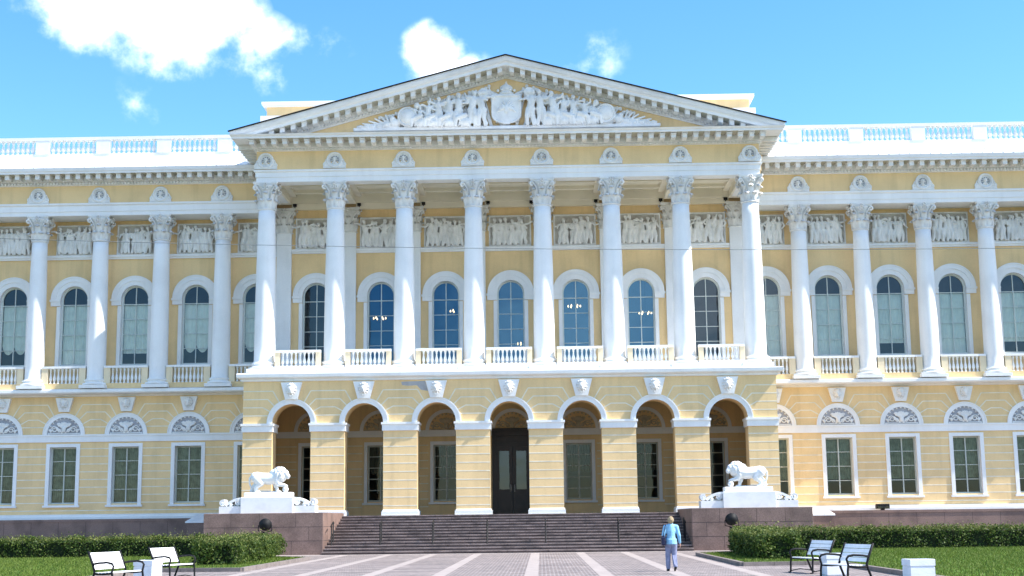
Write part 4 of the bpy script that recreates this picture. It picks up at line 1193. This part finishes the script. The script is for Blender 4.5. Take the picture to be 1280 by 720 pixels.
def scroll():
    b = MB()
    # bracket: a bent band with a spiral at each end, on the low wing of the pedestal
    n = 16; top = []
    for i in range(n + 1):
        t = i / n; top.append((1.30 + .86 * t, .44 + .36 * math.cos(t * PI / 2) ** .8))
    rings = []
    for i, (x, z) in enumerate(top):
        x2, z2 = top[min(i + 1, n)]; x1, z1 = top[max(i - 1, 0)]; L = math.hypot(x2 - x1, z2 - z1); nx, nz_ = (z2 - z1) / L, -(x2 - x1) / L
        w = .12; rings.append([(x, -.36, z), (x + nx * w, -.36, z + nz_ * w), (x + nx * w, .36, z + nz_ * w), (x, .36, z)])
    b.loft(rings, 'marble', True, True)
    for cx_, cz_, r_, sg, ph in ((1.50, .555, .165, 1, 1.2), (2.27, .53, .16, -1, 2.2), (1.86, .45, .085, -1, .5)):
        pts = [(cx_ + r_ * (1 - .7 * i / 23) * math.cos(sg * i / 23 * 3.6 * PI + ph), 0, cz_ + r_ * (1 - .7 * i / 23) * math.sin(sg * i / 23 * 3.6 * PI + ph)) for i in range(24)]
        rg = []
        for i, (x, _, z) in enumerate(pts):
            d = Vector((x - cx_, 0, z - cz_)).normalized() * .026
            rg.append([(x - d.x, -.37, z - d.z), (x + d.x, -.37, z + d.z), (x + d.x, .37, z + d.z), (x - d.x, .37, z - d.z)])
        b.loft(rg, 'marble', True, True)
        b.loft([[(cx_ + q * math.cos(2 * PI * k / 12), yy, cz_ + q * math.sin(2 * PI * k / 12)) for k in range(12)] for yy, q in ((-.39, .03), (-.37, .05), (.37, .05), (.39, .03))], 'marble', True, True)
    b.box(1.31, 2.3, -.05, .05, .362, .45, 'marble')
    return b
for s in (-1, 1):
    pd = pedm.build('lion_pedestal') if s < 0 else link('lion_pedestal', pedm_me)
    if s < 0: pedm_me = pd.data
    pd.location = (s * 12.08, -8.0, 2.052)
    tag(pd, 'white marble lion pedestal with scrolled ends on the %s granite flank block' % ('left' if s < 0 else 'right'), 'pedestal', 'lion pedestals')
    for e in (-1, 1):
        if s < 0 and e < 0:
            q = scroll().build('scroll', pd); scm = q.data
        else: q = link('scroll', scm, pd)
        q.rotation_euler = (0, 0, 0 if e > 0 else PI)
    ln = empty('lion_statue', (s * 12.08, -8.0, 2.853))
    tag(ln, 'white marble lion facing %s with its forepaw on a ball, left of the steps' % 'right' if s < 0 else 'white marble lion facing left with its forepaw on a ball, right of the steps', 'statue', 'marble lions flanking the steps')
    bd = link('lion_body', lion_me, ln, (-s * (-.02) * 0 + (0.0), 0, .235)); bl = link('ball', ball_me, ln, (.86 * -s, -.18, .235 + .15))
    if s > 0: bd.scale = (-1, 1, 1)
    if s < 0: slo = slab.build('plinth', ln)
    else: link('plinth', slo.data, ln)

# floodlights in front of the flank blocks
fl = None
for x, lb in ((-11.75, 'round black floodlight on a post in front of the left granite flank block'), (10.88, 'round black floodlight on a post in front of the right granite flank block')):
    if fl is None:
        fl = empty('floodlight', (x, -10.6, 0))
        b = MB(); b.lathe([(.16, 0), (.16, .04), (.06, .06), (.055, .95), (.12, .97), (.12, 1.12), (.05, 1.14)], 0, 0, 0, 'darkmetal', 12); b.build('post', fl)
        b = MB()
        b.lathe([(.0, -.22), (.12, -.21), (.24, -.14), (.28, .0), (.31, .03), (.31, .10), (.27, .12), (.25, .12), (0, .12)], 0, 0, 0, 'darkmetal', 24)
        c, s_ = math.cos(R(-68)), math.sin(R(-68)); b.v = [(x_, -(y * c - z * s_) * -1 if False else (y * c - z * s_), 1.47 + y * s_ + z * c) for x_, y, z in b.v]
        b.tube([(-.33, 0, 1.47), (-.33, .02, 1.2), (0, .02, 1.12), (.33, .02, 1.2), (.33, 0, 1.47)], .022, 'darkmetal', 6)
        b.build('lamp_head', fl); o = fl
    else: o = copy_tree(fl, None, (x, -10.6, 0))
    tag(o, lb, 'floodlight', 'floodlights before the lions')
# sloping white covers beside the flank blocks
for s, x0, x1 in ((-1, -19.0, -15.2), (1, 15.2, 18.6)):
    b = MB(); yf, yb = 2.7, 4.0
    sl = .55
    if s < 0: b.loft([[(x0, yf, 1.62), (x1, yf, 1.62), (x1, yb, 1.62), (x0 + .0, yb, 1.62)], [(x0, yf, 1.70), (x1, yf, 1.70), (x1, yb - .03, 2.15), (x0 + .5, yb - .03, 2.15)]], 'roofmetal', True, True)
    else: b.loft([[(x0, yf, 1.62), (x1, yf, 1.62), (x1, yb, 1.62), (x0, yb, 1.62)], [(x0, yf, 1.70), (x1, yf, 1.70), (x1 - .3, yb - .03, 2.05), (x0, yb - .03, 2.05)]], 'roofmetal', True, True)
    b.box(x0 + .1, x1 - .05, yf + .06, 3.95, 0, 1.62, 'granite')
    for xx in np.arange(x0 + 1.0, x1, .9): b.bar((float(xx), yf + .01, 1.715), (float(xx), yb - .06, 2.11 if s < 0 else 2.02), .03, .03, 'roofmetal')
    tag(b.build('entrance_cover'), 'sloping white metal cover against the %s wing beside the granite flank block' % ('left' if s < 0 else 'right'), 'cover', 'white metal covers')
b = MB(); b.bev(-.38, .38, -.2, .2, .08, .36, 'darkmetal', .03); b.box(-.1, .1, -.12, .12, 0, .09, 'darkmetal'); b.box(-.34, .34, -.205, -.2, .12, .32, 'glass')
tag(b.build('wall_floodlight', None, (21.7, 4.25, 1.9)), 'small black floodlight box on the granite ledge of the right wing', 'floodlight')

# ================================================================== HEDGES
def hedge(s, seed, label):
    path = [(10.15, -28.2), (10.35, -21.4), (11.3, -12.9), (44, -12.9)]
    hd = empty('hedge', (s * 10.15, -28.2, .09)); tag(hd, label, 'hedge', 'clipped hedges round the lawns')
    H = .80 if s < 0 else .87; rng = np.random.default_rng(seed)
    wid = [.78, .74, .75, .75]
    # left and right offset lines with mitred corners
    Ls, Rs = [], []
    for i, (x, y) in enumerate(path):
        d0 = np.array(path[i]) - np.array(path[max(i - 1, 0)]); d1 = np.array(path[min(i + 1, len(path) - 1)]) - np.array(path[i])
        d = (d0 / (np.linalg.norm(d0) + 1e-9) + d1 / (np.linalg.norm(d1) + 1e-9)); d /= np.linalg.norm(d); nrm = np.array([-d[1], d[0]])
        dd = d1 if np.linalg.norm(d1) > 0 else d0; dd = dd / np.linalg.norm(dd); sc_ = 1 / max(.5, abs(np.dot(nrm, np.array([-dd[1], dd[0]]))))
        Ls.append(np.array([x, y]) + nrm * wid[i] * sc_); Rs.append(np.array([x, y]) - nrm * wid[i] * sc_)
    core = MB()
    ins = .82
    rings = []
    for i in range(4):
        c = np.array(path[i]); l = c + (Ls[i] - c) * ins; r = c + (Rs[i] - c) * ins
        if i == 0: l = l + [0, .15]; r = r + [0, .15]
        rings.append([(s * l[0], l[1], .0), (s * l[0], l[1], H - .12), (s * r[0], r[1], H - .12), (s * r[0], r[1], .0)])
    core.loft(rings, 'hedgecore', True, True); core.build('inner_twigs', hd, (-s * 10.15, 28.2, 0))
    P, N, PT = [], [], []
    def surf(a, b_, c, d, nrm, dens):
        ar = np.linalg.norm(np.cross(b_ - a, d - a)); n = int(ar * dens); u, v = rng.uniform(0, 1, n)[:, None], rng.uniform(0, 1, n)[:, None]
        p = (a * (1 - u) + b_ * u) * (1 - v) + (d * (1 - u) + c * u) * v
        lump = .09 * np.sin(p[:, :1] * 3.1 + p[:, 1:2] * 2.3) + .07 * np.sin(p[:, 2:3] * 5 + p[:, 1:2] * 4.1 + p[:, :1] * 5.3)
        p = p + np.array(nrm) * (lump + rng.normal(0, .06, (n, 1)) - np.abs(rng.normal(0, .06, (n, 1)))); P.append(p); N.append(np.tile(nrm, (n, 1)))
        return p
    v3 = lambda p, z: np.array([s * p[0], p[1], z])
    for i in range(3):
        xm = max(path[i][0], path[i + 1][0]); dens = 520 if i == 0 else (420 if i == 1 else 330)
        for side, sg in ((Ls, 1), (Rs, -1)):
            d = np.array(path[i + 1]) - np.array(path[i]); d = d / np.linalg.norm(d); nn = np.array([s * -d[1] * sg, d[0] * sg, 0])
            surf(v3(side[i], .04), v3(side[i + 1], .04), v3(side[i + 1], H), v3(side[i], H), nn, dens)
        surf(v3(Ls[i], H), v3(Ls[i + 1], H), v3(Rs[i + 1], H), v3(Rs[i], H), np.array([0, 0, 1.0]), dens * 1.1)
        n = int(np.linalg.norm(np.array(path[i + 1]) - np.array(path[i])) * 1.5 * 210); u, v = rng.uniform(0, 1, (n, 1)), rng.uniform(0, 1, (n, 1))
        a = (v3(Ls[i], H) * (1 - u) + v3(Ls[i + 1], H) * u) * (1 - v) + (v3(Rs[i], H) * (1 - u) + v3(Rs[i + 1], H) * u) * v
        PT.append(a + np.concatenate([rng.normal(0, .03, (n, 2)), rng.gamma(1.6, .055, (n, 1)) - .02], 1))
    surf(v3(Ls[0], .04), v3(Rs[0], .04), v3(Rs[0], H), v3(Ls[0], H), np.array([0, -1.0, 0]), 620)
    off = (-s * 10.15, 28.2, 0)
    o = quad_cloud('foliage', np.concatenate(P), np.concatenate(N), .10, 'leaf', hd, .75, .65, seed); o.location = off
    o = quad_cloud('new_shoots', np.concatenate(PT), np.tile([0, 0, .4], (sum(len(q) for q in PT), 1)), .085, 'shoot', hd, .9, .5, seed + 1); o.location = off
hedge(-1, 21, 'clipped green hedge bordering the left lawn, behind the sunlit white bench')
hedge(1, 22, 'clipped green hedge bordering the right lawn, behind the shaded white benches')

# ================================================================== BENCHES AND BINS
def bench_proto():
    t = empty('park_bench')
    L = .66
    b = MB()
    for k in range(4):
        z = .50 + k * .105; y = .235 + k * .045
        b.loft([[(-L, y - .012, z), (L, y - .012, z), (L, y + .014, z), (-L, y + .014, z)], [(-L, y + .028, z + .093), (L, y + .028, z + .093), (L, y + .054, z + .093), (-L, y + .054, z + .093)]], 'slat', True, True)
    b.build('backrest', t)
    b = MB()
    for k in range(5): y = -.26 + k * .1; b.bev(-L, L, y, y + .086, .415 - .004 * k, .445 - .004 * k, 'slat', .006)
    b.build('seat', t)
    for s in (-1, 1):
        x = s * (L + .03); b = MB()
        b.tube([(x, -.34, 0), (x, -.30, .03), (x, -.29, .30), (x, -.27, .43), (x, -.31, .58), (x, -.26, .645), (x, -.12, .67), (x, .12, .655), (x, .28, .63)], .028, 'darkmetal', 8)
        b.tube([(x, .42, 0), (x, .36, .06), (x, .25, .34), (x, .22, .45), (x, .28, .63), (x, .415, .94)], .03, 'darkmetal', 8)
        b.tube([(x, -.28, .405), (x, 0, .385), (x, .235, .395)], .026, 'darkmetal', 6); b.tube([(x, -.3, .05), (x, 0, .10), (x, .38, .05)], .014, 'darkmetal', 6)
        for p in ((x, -.34, .012), (x, .42, .012)): b.lathe([(.045, -.012), (.045, .012), (.02, .02)], p[0], p[1], p[2], 'darkmetal', 8)
        b.build('side_frame', t)
    return t
bp_ = bench_proto()
PH = R(74)
spots = [((9.36, -38.6), -1, 'shaded white slatted bench with black frame, behind the white bin on the right'),
         ((9.06, -44.6), -1, 'nearest white slatted bench on the right, in front of the white bin'),
         ((-9.0, -38.4), 1, 'sunlit white slatted bench with black frame, behind the left bin and before the left hedge'),
         ((-8.95, -44.0), 1, 'nearest white slatted bench on the left, left of the white bin')]
for i, ((x, y), sg, lb) in enumerate(spots):
    o = bp_ if i == 0 else copy_tree(bp_)
    # bench faces -Y locally; turn it to look across the path and a little towards the viewer
    o.location = (x, y, .002); o.rotation_euler = (0, 0, -PH if sg < 0 else PH)
    tag(o, lb, 'bench', 'white park benches')
def bin_proto():
    t = empty('litter_bin'); b = MB(); w = .28
    ring = lambda q, z: [(-q, -q, z), (q, -q, z), (q, q, z), (-q, q, z)]
    b.loft([ring(w - .03, 0), ring(w - .03, .03), ring(w, .05), ring(w, .43), ring(w - .012, .44), ring(w - .012, .455), ring(w + .01, .465), ring(w + .01, .60), ring(w, .61), ring(w - .06, .61), ring(w - .07, .35)], 'concrete', True, True)
    b.build('bin_body', t)
    b = MB(); q = w - .075; b.loft([ring(q, .40), ring(q, .57), ring(q - .012, .57), ring(q - .012, .42)], 'darkmetal', True, True); b.build('liner', t)
    return t
bn = bin_proto()
for i, ((x, y), rz, lb) in enumerate((((9.52, -41.0), R(8), 'square white concrete litter bin between the two benches on the right'),
                                 ((10.25, -46.9), R(5), 'square white concrete litter bin right of the nearest bench on the right'),
                                 ((-9.22, -40.3), R(-14), 'square white concrete litter bin beside the sunlit left bench'))):
    o = bn if i == 0 else copy_tree(bn)
    o.location = (x, y, .002); o.rotation_euler = (0, 0, rz); tag(o, lb, 'litter bin', 'white litter bins')

# ================================================================== WOMAN
M['skin'] = mat('skin', (.55, .32, .24), .6, .05, 8)
M['hair'] = mat('blond_hair', (.36, .27, .16), .6, .2, 30, .3, 60)
M['cardigan'] = mat('light_blue_knit', (.27, .52, .72), .9, .08, 9, .3, 60, .1)
M['trousers'] = mat('lavender_grey_cloth', (.23, .25, .37), .9, .1, 8, .2, 40, .1)
M['shoe'] = mat('black_leather', (.012, .012, .013), .4, .1, 8)
M['bag'] = mat('navy_leather', (.012, .016, .05), .5, .1, 8)
pr = empty('person', (5.62, -36.1, .004), R(2)); pr.scale = (1, 1, 1)
tag(pr, 'blond person in a light blue cardigan and lavender trousers walking to the steps', 'person')
# joints (facing +Y, so the back is towards the viewer)
HIP = {-1: (-.085, 0, .86), 1: (.085, 0, .86)}
KNEE = {-1: (-.10, .06, .47), 1: (.085, .02, .46)}
ANK = {-1: (-.105, .02, .08), 1: (.085, -.20, .13)}
TOE = {-1: (-.115, .17, .03), 1: (.085, -.06, .03)}
SHO = {-1: (-.17, -.01, 1.325), 1: (.17, -.01, 1.325)}
ELB = {-1: (-.235, -.03, 1.08), 1: (.235, -.05, 1.06)}
WRI = {-1: (-.19, .15, .98), 1: (.265, .03, .84)}
s_ = SC()
s_.ell((0, .01, 1.515), (.074, .09, .105)); s_.ell((0, .045, 1.465), (.055, .06, .06)); s_.ell((0, .10, 1.505), (.014, .022, .022)); s_.ell((0, .088, 1.46), (.026, .014, .009))
for q in (-1, 1): s_.ell((q * .076, .0, 1.505), (.012, .022, .03)); s_.ell((q * .03, .088, 1.527), (.014, .01, .009))
s_.cap((0, -.01, 1.33), (0, .0, 1.45), .055, .05); s_.chain([(0, 0, 1.30), (0, 0, 1.1), (0, 0, .9)], [.11, .105, .125])
for q in (-1, 1):
    s_.chain([(q * .08, 0, 1.32), SHO[q], ELB[q], WRI[q]], [.06, .05, .038, .026]); s_.chain([HIP[q], KNEE[q], ANK[q]], [.09, .055, .038]); s_.chain([ANK[q], TOE[q]], [.038, .03])
    w = Vector(WRI[q]); d = (w - Vector(ELB[q])).normalized(); lat = Vector((q, 0, 0)); fwd = d.cross(lat).normalized() * (1 if q > 0 else 1)
    palm = w + d * .05; s_.cap(w, palm, .024, .03); s_.ell(palm + d * .02, (.028, .03, .04))
    across = Vector((0, 1, 0)) if abs(d.z) > .7 else Vector((0, 0, 1))
    for j, (o_, ln_) in enumerate(((-.026, .055), (-.009, .068), (.009, .064), (.026, .048))):
        k0 = palm + d * .045 + across * o_; k1 = k0 + d * ln_ * .55; k2 = k1 + (d * .8 - lat * .5).normalized() * ln_ * .5; s_.chain([k0, k1, k2], [.0105, .0095, .008])
    t0 = palm + across * (.03 if q > 0 else -.03); t1 = t0 + (d * .6 + across * (.8 if q > 0 else -.8)).normalized() * .035; t2 = t1 + d * .03; s_.chain([t0, t1, t2], [.012, .011, .009])
body = link('body', s_.mesh('body', .0075, 'skin', 2), pr)
s_ = SC(); s_.ell((0, -.012, 1.54), (.09, .1, .10)); s_.ell((0, -.045, 1.49), (.082, .075, .09)); 
rn = random.Random(2)
for k in range(60):
    a = rn.uniform(PI * .98, 2.02 * PI); t = rn.uniform(-.3, 1.4); p = Vector((.085 * math.cos(a) * math.cos(t), -.015 + .1 * math.sin(a) * math.cos(t), 1.53 + .1 * math.sin(t))); s_.cap(p, p + Vector((0, -.006, -.04)), .016, .008)
link('hair', s_.mesh('hair', .009, 'hair', 1), pr)
s_ = SC(); s_.chain([(0, 0, 1.33), (0, -.01, 1.18), (0, -.005, 1.02), (0, -.01, .99)], [.115, .128, .135, .14]); s_.ell((0, 0, 1.32), (.17, .10, .07)); s_.ell((0, -.02, .93), (.185, .15, .10)); s_.cap((0, -.015, .95), (0, -.015, .80), .165, .178, False); s_.ell((0, .03, 1.17), (.14, .13, .1)); s_.ell((0, -.01, 1.38), (.08, .07, .04)); s_.ell((0, -.02, 1.2), (.165, .11, .16))
for q in (-1, 1): s_.chain([(q * .08, 0, 1.33), SHO[q], ELB[q], tuple(Vector(WRI[q]) * .95 + Vector(ELB[q]) * .05)], [.075, .068, .056, .042])
for k in range(12):
    a = rn.uniform(0, 2 * PI); s_.cap((.15 * math.cos(a), .11 * math.sin(a), .82), (.125 * math.cos(a + .3), .1 * math.sin(a + .3), 1.1), .014, .01)
link('cardigan', s_.mesh('cardigan', .012, 'cardigan', 1), pr)
s_ = SC(); s_.ell((0, -.01, .83), (.15, .12, .12))
for q in (-1, 1):
    K, A = Vector(KNEE[q]), Vector(ANK[q]); s_.chain([HIP[q], tuple(K), tuple(A + Vector((0, 0, .02)))], [.105, .078, .066]); s_.ell((q * .07, -.045, .80), (.085, .085, .11))
    for k in range(6): a = rn.uniform(0, 2 * PI); s_.cap(tuple(K + Vector((.07 * math.cos(a), .07 * math.sin(a), .05))), tuple(A + Vector((.06 * math.cos(a + .4), .06 * math.sin(a + .4), .08))), .014, .012)
link('trousers', s_.mesh('trousers', .012, 'trousers', 1), pr)
for q in (-1, 1):
    s_ = SC(); A, T = Vector(ANK[q]), Vector(TOE[q]); hl = A + Vector((0, -.035 if q < 0 else -.045, -.045 if q < 0 else -.02))
    s_.chain([tuple(hl), tuple((hl + T) / 2 + Vector((0, 0, .008))), tuple(T)], [.042, .042, .035]); s_.ell(tuple(A + Vector((0, 0, -.02))), (.043, .05, .045))
    link('shoe', s_.mesh('shoe', .009, 'shoe', 1), pr)
bg_ = empty('shoulder_bag', (5.62 - .245, -36.13, .80)); tag(bg_, 'dark navy shoulder bag hanging at the left hip of the walking person', 'bag')
s_ = SC()
for z in (0.02, .1, .2): s_.ell((0, 0, z), (.065, .175 - .1 * z, .07))
s_.box(-.055, .055, -.16, .16, -.02, .22); s_.box(-.055, .055, -.12, .12, .12, .225)
link('bag_body', s_.mesh('bag_body', .011, 'bag', 3), bg_)
b = MB(); b.tube([(0.0, -.11, .2), (.02, -.125, .35), (.06, -.10, .52), (.085, -.02, .595), (.09, .06, .55), (.05, .125, .38), (.0, .11, .2)], .012, 'bag', 6); b.build('strap', bg_)

# ================================================================== CABLE
pts = []
for i in range(61):
    x = -34 + i * 68 / 60; pts.append((x, -25, 12.19 - .0247 * (x - .67) + .00052 * (x - .67) ** 2))
b = MB(); b.tube(pts, .012, 'cable', 6)
tag(b.build('overhead_cable'), 'thin dark cable strung across the square before the palace columns', 'cable')

# chandeliers seen through the upper windows
ch = None
CHS = [(-8.35, 8.2, 14.15), (-7.15, 9.3, 12.9), (-3.45, 7.6, 14.45), (.75, 7.8, 12.35), (3.95, 7.9, 14.7), (8.4, 7.9, 14.2)]
chl = ['lit chandelier behind the second portico window from the left', 'lit chandelier low behind the second portico window from the left', 'lit chandelier behind the third portico window from the left', 'lit chandelier low behind the middle portico window', 'lit chandelier behind the portico window right of the middle one', 'lit chandelier behind the sixth portico window from the left']
for (x, y, z), lb in zip(CHS, chl):
    if ch is None:
        ch = empty('chandelier', (x, y, z)); b = MB()
        b.tube([(0, 0, -.12), (0, 0, 17.6 - z)], .012, M['darkmetal'], 6); b.lathe([(.03, -.2), (.1, -.1), (.05, 0), (.03, .2)], 0, 0, 0, M['darkmetal'], 10)
        for k in range(6): a = k * PI / 3; b.tube([(0, 0, -.08), (.2 * math.cos(a), .2 * math.sin(a), -.14), (.38 * math.cos(a), .38 * math.sin(a), .02)], .012, M['darkmetal'], 6)
        b.build('chandelier_frame', ch); b = MB()
        for k in range(6): a = k * PI / 3; b.lathe([(.0, .02), (.035, .05), (.045, .10), (.02, .17), (0, .19)], .38 * math.cos(a), .38 * math.sin(a), 0, 'bulb', 8)
        b.build('bulbs', ch); o = ch
    else: o = copy_tree(ch, None, (x, y, z))
    tag(o, lb, 'chandelier', 'lit chandeliers inside the palace')
